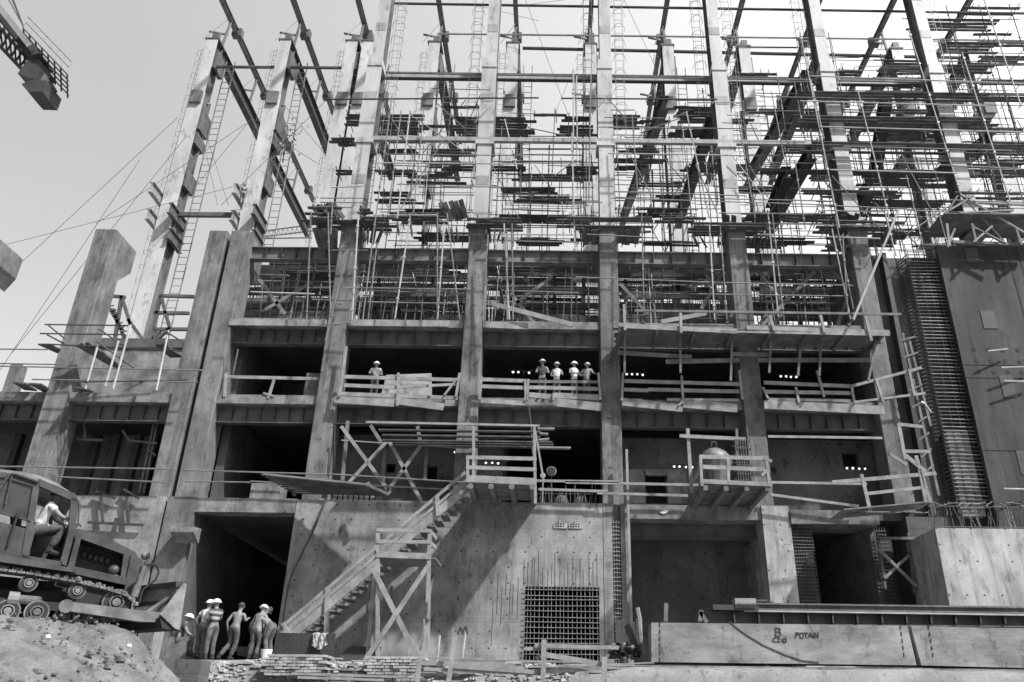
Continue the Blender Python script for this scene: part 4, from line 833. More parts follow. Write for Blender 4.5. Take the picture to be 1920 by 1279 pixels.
for q, lb in [((640, 890, 600, 905), 'a')]: pass
# brick block, sacks etc on base wall
u, v = P(468, 903, 31.2), P(505, 932, 31.2); solo('block_stack', MB().box(u.x, v.x+.3, 31.45, 32.3, 7.89, u.z), K['slab'], 'pale stacked blocks on the lintel of the dark portal', 'blocks')
sk = MB()
for i in range(9): sk.box(P(625+i*10, 925, 31.5).x, P(632+i*10, 925, 31.5).x, 31.5, 31.9, 7.87, 8.25)
solo('tile_row', sk, K['old_timber'], 'row of small upright blocks under the tilted canopy', 'blocks')
# --- stairs
Ys = 29.4
stt = thing('timber_stairs', 'long timber stairs climbing from the ground to the landing', 'stairs', P(560, 1190, Ys))
for Yq in (Ys, Ys+1.1):
    seg(stt, 'stringer', 552, 1188, 876, 915, Yq, .07, .3, 'timber'); seg(stt, 'handrail', 522, 1182, 873, 886, Yq-.05, .05, .12, 'timber'); seg(stt, 'handrail', 538, 1184, 873, 902, Yq-.05, .05, .1, 'timber' if Yq == Ys else 'old_timber')
n = 24
for i in range(n):
    t = (i+.5)/n; p = P(556, 1200, Ys).lerp(P(876, 928, Ys), t); MB().bar(p, p+V((0, 1.1, 0)), .28, .05, (0, 0, 1)).build('step', K['old_timber'], stt)
for q in [(614, 1102, 612, 1189), (819, 930, 822, 968), (530, 1170, 545, 1192)]: seg(stt, 'post', *q, Ys-.08, .15, .1)
# --- trestle tower
Yt = 28.0
tt = thing('trestle_tower', 'timber trestle tower with railed top carrying the middle of the stairs', 'trestle', P(750, 1245, Yt+.6))
for Yq, dx in ((Yt, 0), (Yt+1.5, 10)):
    seg(tt, 'post', 709, 994, 708-dx*2, 1240, Yq, .12); seg(tt, 'post', 806, 994, 799+dx*.3, 1235, Yq, .12)
    for (y1, y2) in ((994, 996), (1016, 1017), (1040, 1044)): seg(tt, 'rail', 706, y1, 808, y2, Yq-.06, .05, .12 if y1 < 1040 else .2)
for (y1, y2) in ((996, 1010), (1018, 1028), (1046, 1060)): seg(tt, 'side_rail', 806, y1, 818, y2, Yt, .05, .14, Y2=Yt+1.5)
seg(tt, 'brace', 699, 1066, 782, 1232, Yt-.12, .16, .06, up=(0, 1, 0)); seg(tt, 'brace', 804, 1060, 684, 1240, Yt-.2, .16, .06, up=(0, 1, 0))
seg(tt, 'brace', 735, 1100, 700, 1220, Yt+1.5, .09, .06, 'old_timber'); seg(tt, 'brace', 812, 1075, 788, 1220, Yt+1.5, .09, .06, 'old_timber'); seg(tt, 'brace', 795, 1150, 800, 1235, Yt+.6, .08); seg(tt, 'brace', 693, 1090, 688, 1150, Yt+1.5, .07, .06, 'old_timber'); seg(tt, 'cleat', 791, 1151, 806, 1163, Yt-.08, .12, .06)
a, b = P(706, 1046, Yt), P(812, 1046, Yt); dk = MB()
for i in range(6): dk.bar((a.x-.05, Yt+.12+i*.26, a.z), (b.x+.1, Yt+.12+i*.26, a.z), .24, .06)
dk.build('plank_floor', K['old_timber'], tt)
u, v = P(792, 1130, Yt-.15), P(798, 1160, Yt-.15); solo('hanging_rag', MB().box(u.x-.05, v.x+.03, Yt-.2, Yt-.08, v.z, u.z), K['dark_cloth'], 'dark rag hanging on the right post of the trestle tower', 'rag')
# dark low wall right of workers and board
u, v = P(518, 1187, 28.6), P(622, 1238, 28.6); db = thing('timber_screen', 'dark low board screen at the foot of the stairs', 'screen', P(570, 1235, 28.6)); MB().box(u.x, v.x, 28.6, 28.75, 1.2, u.z).build('board_sheet', K['form_shade'], db)
m = MB(); gx, gz = 9, 9
for j in range(gz):
    for i in range(gx):
        q = P(585+i*3.6+rnd(-.8, .8), 1186+j*4.2*(1-.35*abs(i-3.5)/5)+rnd(-1, 1), 28.45); m.v.append(q+V((0, .06*math.sin(i*1.9+j*.5)+(.2 if j == 0 else 0), 0)))
m.f = [(j*gx+i, j*gx+i+1, (j+1)*gx+i+1, (j+1)*gx+i) for j in range(gz-1) for i in range(gx-1)]
solo('jacket', m, K['grey_cloth'], 'jacket hung over the top of the dark low screen', 'jacket')
u, v = P(660, 1195, 29), P(700, 1240, 29); solo('dark_chute', MB().prism([(u.x-.9, 29, 1.3), (u.x+.7, 29, 1.3), (u.x+.9, 29.6, 2.3), (u.x-.2, 29.6, 2.3)], (0, .08, 0)), K['form_shade'], 'dark sloping sheet on the ground behind the trestle tower', 'sheet')
# cable down the wall
solo('hanging_cable', MB().path([P(612, 938, 31.3), P(590, 990, 31.2), P(548, 1075, 31.2), P(540, 1100, 31.25), P(528, 1180, 31.3)], .035), K['cable'], 'dark cable hanging down the base wall beside the portal', 'cable')
solo('hose_loop', MB().path([P(992, 765, 31.0), P(996, 800, 31.0), P(1000, 870, 28.8)], .025), K['cable'], 'thin line hanging from the balcony to the landing', 'cable')
# --- drum platform
Yd = 28.6
dp = thing('drum_platform', 'cantilevered timber platform with rails carrying the drum', 'platform', P(1370, 925, 30))
a, b = P(1312, 908, Yd), P(1448, 912, Yd); zl = a.z
dk = MB(); y = Yd
while y < 31.6: dk.bar((a.x+(y-Yd)*.02, y+.12, zl), (b.x+(y-Yd)*.02, y+.12, zl), .23, .06); y += .245
dk.build('plank_floor', K['old_timber'], dp)
for i in range(4): x = a.x+.2+i*(b.x-a.x-.4)/3; MB().bar((x, Yd-.05, zl-.14), (x, 31.6, zl-.14), .16, .2).build('joist', K['old_timber'], dp)
seg(dp, 'edge_board', 1312, 903, 1448, 909, Yd-.05, .06, .16)
for (x0, x1, y1, y2) in ((1312, 1434, 857, 860), (1318, 1434, 876, 881)): seg(dp, 'rail', x0, y1, x1, y2, Yd-.05, .05, .15)
for q in [(1313, 855, 1316, 912), (1436, 855, 1442, 910), (1365, 862, 1366, 905), (1431, 860, 1447, 866), (1428, 893, 1440, 880)]: seg(dp, 'post', *q, Yd-.04, .1)
for q in [(1303, 900, 1315, 862), (1298, 905, 1312, 885)]: seg(dp, 'side_rail', *q, Yd+1.2, .06, .1, Y2=Yd)
seg(dp, 'tall_post', 1289, 805, 1297, 925, Yd+1.3, .13); seg(dp, 'head_rail', 1274, 818, 1398, 824, Yd+1.2, .06, .14); seg(dp, 'tall_post', 1381, 805, 1383, 862, Yd+1.4, .1, m='old_timber')
tr = thing('concrete_drum', 'rounded pale metal concrete bucket standing on the drum platform', 'drum', P(1342, 905, Yd+1.1))
c = P(1341, 872, Yd+1.1); MB().ell(c+V((0, 0, .15)), .6, .6, .5, 16, 8).build('drum_shell', K['pale_paint'], tr, smooth=True); MB().tube(c+V((0, 0, -1.0)), c+V((0, 0, .1)), .35, .68, 14).build('drum_cone', K['pale_paint'], tr); MB().path([c+V((-.1, 0, .72)), c+V((-.08, 0, .9)), c+V((.08, 0, .9)), c+V((.1, 0, .72))], .03).build('lifting_eye', K['primer'], tr)
for s in (-.4, .4): MB().tube(c+V((s, -.3, -1.15)), c+V((s, -.3, 0)), .04).build('drum_leg', K['primer'], tr)
bk = thing('wire_crate', 'tall open wire crate at the right end of the drum platform', 'crate', P(1400, 900, Yd+1.0))
u, v = P(1378, 825, Yd+.8), P(1414, 905, Yd+.8)
for x in [u.x+i*(v.x-u.x)/6 for i in range(7)]: MB().tube((x, Yd+.8, v.z), (x, Yd+.8, u.z), .022, n=4).build('upright_bar', K['rebar'], bk)
for i in range(6): z = v.z+(u.z-v.z)*i/5; MB().path([(u.x, Yd+.8, z), (v.x, Yd+.8, z), (v.x, Yd+1.6, z), (u.x, Yd+1.6, z), (u.x, Yd+.8, z)], .02, 4).build('hoop', K['rebar'], bk)
# rails left/right of the drum platform
for q, lb in [((1060, 905, 1310, 910), 'upper pale timber rail from the centre pier to the drum platform'), ((1120, 925, 1290, 930), 'lower timber rail from the centre pier to the drum platform'), ((1005, 902, 1160, 904), 'thin tube rail right of the landing'), ((1010, 918, 1140, 922), 'lower thin tube rail right of the landing'), ((1445, 905, 1625, 908), 'upper pale rail right of the drum platform'), ((1445, 928, 1610, 950), 'sagging lower rail right of the drum platform'), ((1440, 819, 1654, 822), 'rail high under the girder left of the cage tower')]:
    lin('rail', *q, 31.0, .05, 'timber', lb, 'rail', 'bar', h=.1, grp='rails of the middle storey')
# right wooden balcony at the cage foot
rbk = thing('corner_balcony', 'crooked timber balcony at the foot of the reinforcement cage', 'balcony', P(1680, 960, 30.2))
Yb = 29.6
for q in [(1560, 905, 1755, 888, .14), (1620, 927, 1728, 915, .12)]: seg(rbk, 'rail', *q[:4], Yb, .05, q[4])
for q in [(1615, 890, 1632, 962), (1717, 855, 1745, 945), (1684, 795, 1697, 862), (1724, 880, 1736, 945)]: seg(rbk, 'post', *q, Yb, .13, .08)
for q in [(1684, 796, 1730, 801), (1696, 847, 1745, 847), (1665, 850, 1700, 872)]: seg(rbk, 'rail', *q, Yb+.4, .05, .13)
seg(rbk, 'brace', 1698, 855, 1735, 885, Yb, .06, .16); dk = MB()
for i in range(6): dk.bar(P(1580, 957, Yb)+V((0, i*.25, 0)), P(1745, 942, Yb)+V((0, i*.25, 0)), .22, .05)
dk.build('plank_floor', K['old_timber'], rbk)
for i in range(7):
    q = (1622+i*14, 968-rnd(0, 8), 1668+i*12, 962-rnd(0, 10)); seg(rbk, 'loose_plank', *q, Yb+rnd(-.3, .3), .08, .04, 'old_timber')
# timber props up the cage side
cl_ = thing('timber_ladder', 'rough timber ladder of props up the left side of the cage', 'ladder', P(1720, 780, 30.8))
for q in [(1692, 625, 1760, 930), (1705, 640, 1745, 800)]: seg(cl_, 'stile', *q, 31.4, .1, .08, 'old_timber')
for i in range(9): t = i/8; seg(cl_, 'rung', 1688+44*t, 640+250*t, 1716+34*t, 632+240*t, 31.35, .07, .07, 'old_timber')
solo('bent_pipe', MB().path([P(1727, 755, 31), P(1733, 757, 31), P(1738, 764, 31), P(1746, 775, 31)], .05, 8), K['bright'], 'short bent pale pipe end sticking out of the cage', 'pipe')
# top of right tower: timber clutter
tc = thing('tower_head_trestle', 'tangle of timber struts and a plank deck on top of the formwork tower', 'trestle', P(1840, 465, 31))
for q in [(1795, 368, 1775, 400), (1800, 365, 1925, 440), (1822, 370, 1780, 395), (1822, 420, 1830, 455), (1860, 425, 1825, 455), (1822, 425, 1885, 457), (1905, 430, 1915, 460), (1775, 420, 1780, 462), (1790, 430, 1776, 462), (1910, 455, 1935, 440), (1800, 400, 1900, 395), (1820, 380, 1930, 385)]: seg(tc, 'strut', *q, 30.6, .1, .08, 'timber' if random.random() < .6 else 'old_timber')
q = P(1770, 403, 30.5); dk = MB()
for i in range(8): dk.bar((q.x+rnd(-.3, 0), 30.5+i*.25, q.z), (q.x+7, 30.5+i*.25, q.z+.02), .23, .06)
dk.build('plank_deck', K['deck'], tc)
seg(tc, 'beam', 1785, 455, 1930, 460, 30.9, .15, .15, 'old_timber')
# ================================================================ LEFT ANNEX
u, v = P(186, 652, 38), P(312, 735, 38)
solo('annex_wall', MB().box(u.x, P(345, 735, 38).x, 38, 38.5, 12.0, u.z), K['rough_wall'], 'pale annex wall standing on the slab between the left column and the twin columns', 'wall')
solo('annex_beam', MB().box(u.x-.3, P(345, 660, 38).x, 37.9, 38.6, u.z+.0, u.z+.5), K['girder'], 'dark ragged beam along the top of the annex wall', 'beam')
solo('rear_plinth', MB().box(-29, -17, 45, 47.5, 12, 20.95), K['rough_wall'], 'concrete plinth under the outermost rear steel column', 'wall')
an = thing('annex_frame', 'dark angular steel frames standing on the annex wall', 'steel frame', P(280, 640, 39))
for q in [(205, 555, 235, 558), (228, 556, 215, 640), (228, 556, 245, 610), (300, 555, 364, 557), (300, 556, 285, 640), (302, 556, 318, 615), (288, 587, 355, 588), (285, 640, 300, 620), (200, 570, 230, 620), (212, 580, 235, 640), (320, 615, 290, 640), (240, 600, 270, 640), (290, 618, 352, 618)]: seg(an, 'member', *q, 39, .16, .16, 'girder')
for i in range(8): seg(an, 'rung', 204+i*4, 575+i*8, 214+i*4, 573+i*8, 38.9, .05, .05, 'girder')
sl = thing('left_scaffold', 'short tube scaffold hung in front of the annex between the left and twin columns', 'scaffold', P(230, 730, 30.8))
for q in [(183, 650, 160, 730), (222, 640, 197, 725), (245, 610, 212, 730), (316, 620, 293, 733)]: MB().tube(P(*q[:2], 30.8), P(*q[2:], 30.8), .045).build('standard', K['bright'], sl)
for q in [(84, 609, 240, 611), (75, 626, 235, 628), (90, 646, 330, 657), (140, 717, 350, 713), (235, 732, 270, 715), (90, 610, 122, 636), (88, 628, 120, 645), (185, 617, 240, 655), (310, 622, 340, 640), (180, 640, 250, 690)]: MB().tube(P(*q[:2], 30.7), P(*q[2:], 31.0), .032).build('ledger', K['dark_tube'], sl)
for q in [(82, 646, 118, 662), (148, 646, 215, 685), (160, 644, 225, 690), (300, 645, 330, 670), (36, 718, 58, 732), (65, 720, 92, 735), (150, 728, 165, 735)]: MB().bar(P(*q[:2], 30.9), P(*q[2:], 32.2), .5, .06).build('plank', K['deck'], sl)
st = P(30, 680, 36); solo('stub_pier', MB().box(P(18, 690, 36).x, P(36, 690, 36).x, 36, 36.6, 12.4, P(25, 682, 36).z), K['column'], 'short concrete stub standing on the far left slab', 'pier')
# bits on the base wall behind the hood
wf = thing('wall_bracket', 'dark bar bracket fixed on the pale base wall behind the hood', 'bracket', P(220, 970, 31.2))
for q in [(188, 925, 193, 978), (237, 930, 241, 982), (165, 980, 268, 985), (180, 922, 215, 935), (232, 918, 260, 935)]: seg(wf, 'bar', *q, 31.2, .09, .09, 'primer')
solo('leaning_bar', MB().bar(P(220, 972, 31.1), P(206, 1020, 31.1), .14, .1), K['primer'], 'short dark bar leaning below the wall bracket', 'bar')
vl = thing('leaning_ladder', 'timber ladder frame leaning in the bay left of the twin columns', 'ladder', P(275, 900, 33))
for q in [(290, 790, 262, 925), (296, 790, 270, 925)]: seg(vl, 'stile', *q, 33.2, .09, .09, 'old_timber')
for q in [(282, 788, 305, 790), (243, 827, 295, 832), (280, 845, 292, 855), (230, 808, 245, 830), (145, 825, 193, 826), (158, 780, 160, 825)]: seg(vl, 'rung', *q, 33.1, .09, .09, 'old_timber')

# ================================================================ LAMPS: rows of four bulbs
for i, (pts, lb) in enumerate([([(962, 698), (972, 698), (982, 699), (992, 699)], 'left of the four workers'), ([(1175, 702), (1185, 702), (1195, 702), (1205, 703)], 'right of the centre column on the upper storey'), ([(1464, 706), (1474, 706), (1483, 707), (1493, 707)], 'left of the cage tower on the upper storey'),
   ([(853, 848), (864, 848), (877, 849), (890, 849)], 'above the landing rail, under the plank roof'), ([(911, 868), (923, 868), (934, 869), (945, 869)], 'behind the landing rail'), ([(1264, 875), (1274, 875), (1286, 876), (1298, 876)], 'beside the drum platform'), ([(1588, 878), (1599, 878), (1611, 879), (1622, 879)], 'below the square opening left of the cage tower')]):
    Y = 33.2
    r = thing('lamp_row', 'row of four bright bulbs '+lb, 'lamps', P(*pts[0], Y), 'rows of work lamps')
    MB().tube(P(pts[0][0]-8, pts[0][1]-3, Y+.06), P(pts[3][0]+8, pts[3][1]-3, Y+.06), .025).build('lamp_bar', K['primer'], r)
    for k, (px, py) in enumerate(pts):
        dim = (i == 0 and k == 2) or (i == 4 and k == 3)
        c = P(px, py, Y); MB().ell(c, rnd(.045, .06), .05, rnd(.055, .07), 8, 6).build('bulb', K['lamp'] if not dim else K['girder'], r, smooth=True); MB().tube(c+V((0, .02, .1)), c+V((0, .02, .02)), .045, .075, 8).build('lamp_shade', K['primer'], r)
fl_ = thing('flood_lamp', 'round floodlight standing beside the landing in the dark opening', 'lamp', P(1034, 885, 31.6))
c = P(1034, 884, 31.4); MB().tube(c+V((0, .25, 0)), c, .12, .2, 14).build('lamp_bowl', K['beam'], fl_); MB().tube(c+V((0, -.01, 0)), c+V((0, -.02, 0)), .17, n=14).build('lamp_glass', K['glass'], fl_); MB().tube(c+V((0, .1, 0)), V((c.x, c.y+.1, 7.87)), .03).build('lamp_stand', K['primer'], fl_)
c = P(1018, 892, 31.4); solo('small_flood_lamp', MB().tube(c+V((0, .2, 0)), c, .07, .11, 12).tube(c+V((0, .1, 0)), V((c.x, c.y+.1, 7.87)), .025), K['beam'], 'small round lamp left of the large floodlight', 'lamp')
sp = MB()
for i in range(24): x = P(1010+i*5, 945, 31.9).x; sp.tube((x, 31.9+rnd(0, .5), 7.86), (x+rnd(-.1, .1), 31.9+rnd(0, .5), 8.2+rnd(.1, .75)), .018, n=4)
solo('rebar_stubs', sp, K['rebar'], 'upright bar stubs on the deck right of the landing', 'rebar')
for i, (a, lb) in enumerate([(1052, 'left dark hump'), (1090, 'right dark hump')]):
    c = P(a, 940, 32.6); solo('spool', MB().ell(V((c.x, c.y, 8.1)), .32, .3, .38, 10, 6), K['girder'], lb+' of machinery on the deck right of the landing', 'spool')
q = P(1246, 960, 31.4); solo('white_rag', MB().prism([P(1237, 961, 31.45), P(1246, 956, 31.45), P(1256, 957, 31.45), P(1250, 962, 31.45), P(1244, 964, 31.45)], (0, .03, 0)), K['paper'], 'white rag on the lintel of the recessed bay', 'rag')
hc = P(1478, 886, 33.5); solo('dark_port', MB().tube(P(1450, 882, 33.58), P(1450, 882, 33.56), .14, n=14), K['black'], 'dark round pipe hole in the wall right of the drum platform', 'hole')

# ================================================================ BOTTOM RIGHT: ballast beams, rail, retaining wall
Yp = 25.3
rwx = P(1145, 1260, 25).x
solo('retaining_wall', MB().prism([(rwx, 25.0, -2), (rwx, 25.0, P(1300, 1249, 25).z), (26, 25.0, P(1920, 1255, 25).z), (26, 25.0, -2)], (0, .9, 0)), K['rough_wall'], 'low pale retaining wall along the bottom right edge', 'wall')
zb, zt = P(1400, 1244, Yp).z, P(1400, 1170, Yp).z
x0 = P(1220, 1200, Yp).x; xs_ = P(1720, 1210, Yp).x
bm1 = thing('ballast_beam', 'long pale beam lettered in black, lying on the retaining wall', 'beam', ((x0+xs_)/2, Yp, zb))
body = MB(); body.prism([(x0, Yp, zb), (xs_-.12, Yp, zb), (xs_-.2, Yp, zt), (x0+.04, Yp, zt)], (0, .8, 0)); body.build('beam_body', K['lbeam'], bm1)
def strokes(root, name, Y, polys, w=.03):
    mb = MB()
    for pl in polys:
        for (a, b), (c, d) in zip(pl, pl[1:]): mb.bar(P(a, b, Y), P(c, d, Y), .012, w, (RT.x*0, -1, 0)) if False else mb.bar(P(a, b, Y), P(c, d, Y), w, .012, (0, 1, 0))
    return mb.build(name, K['mark'], root)
strokes(bm1, 'lettering', Yp-.008, [[(1454,1178),(1454,1194)],[(1454,1178),(1461,1179),(1463,1182),(1461,1185),(1454,1186)],[(1461,1185),(1464,1189),(1462,1193),(1454,1194)]], .045)
strokes(bm1, 'lettering', Yp-.008, [[(1455,1197),(1450,1197),(1449,1203),(1455,1204)],[(1457,1197),(1463,1197),(1457,1204),(1463,1204)],[(1466,1198),(1466,1205)],[(1469,1198),(1474,1198),(1474,1205),(1469,1205),(1469,1198)]], .028)
strokes(bm1, 'lettering', Yp-.008, [[(1492,1197),(1492,1187),(1497,1187),(1498,1190),(1492,1192)],[(1500,1188),(1505,1187),(1507,1192),(1505,1197),(1500,1196),(1500,1188)],[(1508,1187),(1515,1188)],[(1511,1188),(1511,1197)],[(1515,1197),(1519,1187),(1523,1196)],[(1517,1193),(1522,1193)],[(1525,1188),(1525,1197)],[(1528,1197),(1528,1187),(1534,1196),(1534,1186)]], .034)
strokes(bm1, 'dashed_line', Yp-.008, [[(1237, 1168+i*13), (1237, 1176+i*13)] for i in range(6)], .035)
strokes(bm1, 'dashed_line', Yp-.008, [[(1688+i*1.6, 1172+i*13), (1689+i*1.6, 1180+i*13)] for i in range(5)], .028)
strokes(bm1, 'curved_cable_line', Yp-.01, [[(1367, 1166), (1380, 1177), (1400, 1192), (1430, 1210), (1470, 1228), (1505, 1240), (1535, 1243)]], .04)
x2 = P(1722, 1210, Yp).x
bm2 = thing('ballast_beam', 'plain pale beam lying right of the lettered beam', 'beam', (x2+3, Yp, zb))
body = MB(); body.prism([(x2, Yp+.02, zb), (x2+8, Yp+.02, zb-.1), (x2+8, Yp+.02, zt-.12), (x2-.12, Yp+.02, zt)], (0, .8, 0)); body.build('beam_body', K['lbeam'], bm2)
strokes(bm2, 'dashed_line', Yp, [[(1741+i*2, 1172+i*13), (1742+i*2, 1180+i*13)] for i in range(5)], .028)
rlg = thing('rail_track', 'crane rail on a stiffened steel bearer behind the lettered beam', 'rail', P(1650, 1160, 27.2))
Yk = 27.2
p, q = P(1310, 1160, Yk), P(1930, 1160, Yk)
pr, qr = P(1380, 1138, Yk), P(1940, 1146, Yk)
MB().ibeam(P(1330, 1157, Yk+.2), P(1940, 1162, Yk+.2), .4, .52, .04).build('bearer', K['girder'], rlg)
MB().ibeam(pr, qr, .3, .22, .05).build('rail', K['web'], rlg); MB().bar(P(1395, 1146, Yk-.1), P(1940, 1154, Yk-.1), .1, .05).build('rail_foot', K['bright'], rlg)
for i in range(13): MB().bar(P(1375+i*46, 1150, Yk+.0), P(1377+i*46, 1170, Yk+.0), .05, .2).build('stiffener', K['primer'], rlg)
bf = thing('buffer_stop', 'small grey buffer box at the left end of the crane rail', 'buffer', P(1398, 1147, Yk))
u, v = P(1378, 1122, Yk-.15), P(1418, 1134, Yk-.15); MB().box(u.x, v.x, Yk-.15, Yk+.3, v.z, u.z).build('buffer_box', K['beam'], bf); MB().bar(P(1335, 1140, Yk), P(1420, 1142, Yk), .35, .16).build('buffer_base', K['primer'], bf); MB().tube(P(1418, 1128, Yk), P(1438, 1128, Yk), .05).build('buffer_rod', K['primer'], bf); MB().box(P(1378, 1136, Yk-.2).x, P(1416, 1142, Yk-.2).x, Yk-.2, Yk+.2, P(1400, 1143, Yk).z, P(1400, 1135, Yk).z).build('buffer_slots', K['black'], bf)
for q, lb in [((1248, 1166, 1249, 1132), 'short upright stake behind the lettered beam'), ((1312, 1166, 1315, 1145), 'short leaning stake left of the buffer'), ((1325, 1168, 1312, 1148), 'second short leaning stake left of the buffer')]: lin('stake', *q, 25.9, .12, 'old_timber', lb, 'stake', 'bar', grp='stakes behind the beam')
sh = MB()
for i in range(9): sh.bar(P(1160+i*5, 1230, 26.5), P(1158+i*5.4, 1165+rnd(-6, 8), 26.7), .12, .04, (0, 1, 0))
solo('corrugated_sheets', sh, K['form_shade'], 'dark upright sheets leaning between the centre pier and the lettered beam', 'sheets')
tp = MB(); gx, gz = 12, 9
for j in range(gz):
    for i in range(gx):
        q = P(1140+i*5.5, 1236-j*4.2*(1-.5*abs(i-5)/6), 26.2); tp.v.append(q+V((rnd(-.07, .07), rnd(-.16, .16)-(.25 if (i+j) % 3 == 0 else 0), rnd(-.06, .06))))
tp.f = [(j*gx+i, j*gx+i+1, (j+1)*gx+i+1, (j+1)*gx+i) for j in range(gz-1) for i in range(gx-1)]
solo('crumpled_tarpaulin', tp, K['girder'], 'crumpled grey tarpaulin at the foot of the dark upright sheets', 'tarpaulin', smooth=True)
solo('bent_board', MB().path([P(1195, 1140, 26.4), P(1199, 1160, 26.4), P(1201, 1195, 26.4), P(1206, 1228, 26.4)], .07), K['timber'], 'pale warped board standing beside the dark upright sheets', 'board')
# bottom timber barrier
br = thing('timber_barrier', 'rough timber barrier along the edge below the barred opening', 'barrier', P(1000, 1260, 24))
Ye = 23.1
for q in [(1020, 1200, 1018, 1290, .13), (1133, 1232, 1133, 1290, .14), (853, 1195, 838, 1300, .12), (787, 1235, 780, 1300, .12)]: seg(br, 'post', *q[:4], Ye-.1, q[4], .08)
for q in [(1003, 1211, 1160, 1215, .1), (1022, 1228, 1135, 1247, .13), (985, 1262, 1135, 1252, .12), (850, 1250, 1020, 1262, .1), (790, 1243, 985, 1252, .12), (795, 1255, 1020, 1264, .09), (785, 1264, 860, 1265, .1), (983, 1217, 1022, 1217, .09), (1005, 1235, 1018, 1228, .1)]: seg(br, 'rail', *q[:4], Ye+rnd(-.02, .25), .06, q[4])
bx = MB(); u, v = P(915, 1238, 26), P(1010, 1252, 26); bx.box(u.x, v.x, 26, 26.8, v.z, u.z); solo('timber_box', bx, K['old_timber'], 'low timber box behind the barrier left of the barred opening', 'box')
for q, lb in [((824, 1192, 819, 1240), 'left short bright pole leaning on the base wall'), ((873, 1182, 866, 1235), 'right bright pole with hooked end leaning on the base wall')]: lin('pale_pole', *q, 30.6, .11, 'bright', lb, 'pole', grp='bright poles by the wall')
hk = MB().path([P(858, 1190, 30.4), P(864, 1177, 30.4), P(868, 1190, 30.4)], .04).path([P(868, 1186, 30.4), P(874, 1175, 30.4), P(876, 1190, 30.4)], .04); solo('hooks', hk, K['dark_tube'], 'pair of dark hooks on the bright pole by the base wall', 'hooks')
pl = MB()
for i in range(40): y = 23.75+rnd(0, .7); x = rnd(-9.5, 2.2); z_ = gh(x, y)+rnd(.0, .12); pl.bar((x, y, z_), (x+rnd(.8, 2.4), y+rnd(-.1, .3), z_+rnd(-.03, .05)), .14, .04)
solo('plank_heap', pl, K['timber'], 'heap of loose pale planks on the embankment under the barrier', 'planks')
# brick stacks
for (x1, y1, x2, y2, lb) in [(500, 1229, 597, 1268, 'low stack of whitewashed bricks in front of the dark screen'), (692, 1233, 786, 1290, 'rounded stack of whitewashed bricks below the trestle tower')]:
    Yq = 23.4; u, v = P(x1, y1, Yq), P(x2, y2, Yq); mb = MB(); z = v.z; k = 0
    while z < u.z:
        x = u.x-(.1 if k % 2 else 0)+rnd(-.03, .03)
        while x < v.x:
            yo = rnd(-.03, .03); mb.box(x, x+.215, Yq+yo, Yq+.9+yo, z+rnd(0, .01), z+.062+rnd(0, .01)); x += .235
        z += .078; k += 1
    solo('brick_stack', mb, K['brick'], lb, 'bricks', 'brick stacks')
solo('edge_planks', MB().bar(P(550, 1264, 23.4), P(745, 1270, 23.4), .25, .06).bar(P(560, 1271, 23.3), P(720, 1276, 23.3), .25, .06), K['timber'], 'two flat boards on the embankment between the brick stacks', 'boards')
u, v = P(284, 1234, 22.9), P(372, 1266, 22.9); solo('kerb_block', MB().prism([(u.x, 22.9, v.z-2.2), (v.x, 22.9, v.z-2.2), (v.x, 22.9, u.z-.03), (u.x, 22.9, u.z)], (0, .7, 0)), K['back_wall'], 'dark low concrete block at the foot of the soil heap, before the workers', 'block')
# ================================================================ BULLDOZER (near side surveyed on the plane Y = 16)
YB = 16.0
bz = thing('bulldozer', 'dusty crawler bulldozer with open cab, tipped nose-down over the soil heap', 'bulldozer', B(60, 1150, +1))
def bp(mb, pts, y0, y1):
    a = [B(x, y, +y0) for x, y in pts]; return mb.prism(a, BL*(y1-y0))
def bl(mb, pts, y, r, n=6): return mb.path([B(a, b, +y) for a, b in pts], r, n)
# cab
roof = MB(); prof = [(-95, 872), (-40, 876), (10, 883), (40, 886), (75, 893), (105, 906), (130, 922), (147, 937)]
for (a, b), (c, d) in zip(prof, prof[1:]):
    for s in range(8):
        t0, t1 = s/8, (s+1)/8; f = lambda t: 1.85*t; hgt = lambda t: .17*(1-(2*t-1)**4)-.0
        q = [B(a, b, .14)+BL*f(t0)+V((0, 0, hgt(t0)-.05)), B(c, d, .14)+BL*f(t0)+V((0, 0, hgt(t0)-.05)), B(c, d, .14)+BL*f(t1)+V((0, 0, hgt(t1)-.05)), B(a, b, .14)+BL*f(t1)+V((0, 0, hgt(t1)-.05))]
        roof.add(q+[v-V((0, 0, .07)) for v in q], [(0, 1, 2, 3), (7, 6, 5, 4), (0, 4, 5, 1), (1, 5, 6, 2), (2, 6, 7, 3), (3, 7, 4, 0)])
o = roof.build('cab_roof', K['pale_paint'], bz)
cab = MB()
bp(cab, [(-95, 955), (66, 996), (52, 1048), (-95, 1024)], .12, .18)              # lower side panel
bp(cab, [(62, 912), (74, 914), (54, 1049), (40, 1046)], .10, .2)                 # rear door post
bp(cab, [(-95, 884), (10, 886), (74, 904), (72, 916), (8, 896), (-95, 893)], .11, .19)  # window head
bp(cab, [(74, 898), (140, 926), (147, 940), (138, 940), (74, 912)], .10, .2)    # door head
bp(cab, [(134, 932), (148, 940), (140, 1000), (124, 1062), (112, 1056), (128, 1000)], .10, .24)  # front post
bp(cab, [(38, 1040), (118, 1054), (112, 1062), (38, 1050)], .1, .25)             # sill
bp(cab, [(-95, 1022), (40, 1046), (145, 1068), (143, 1074), (112, 1070), (-95, 1040)], -.35, .3)  # fender
bp(cab, [(-95, 884), (140, 925), (148, 940), (138, 948), (-95, 905)], 1.9, 1.97)
bp(cab, [(-95, 975), (138, 995), (122, 1058), (-95, 1030)], 1.9, 1.97)
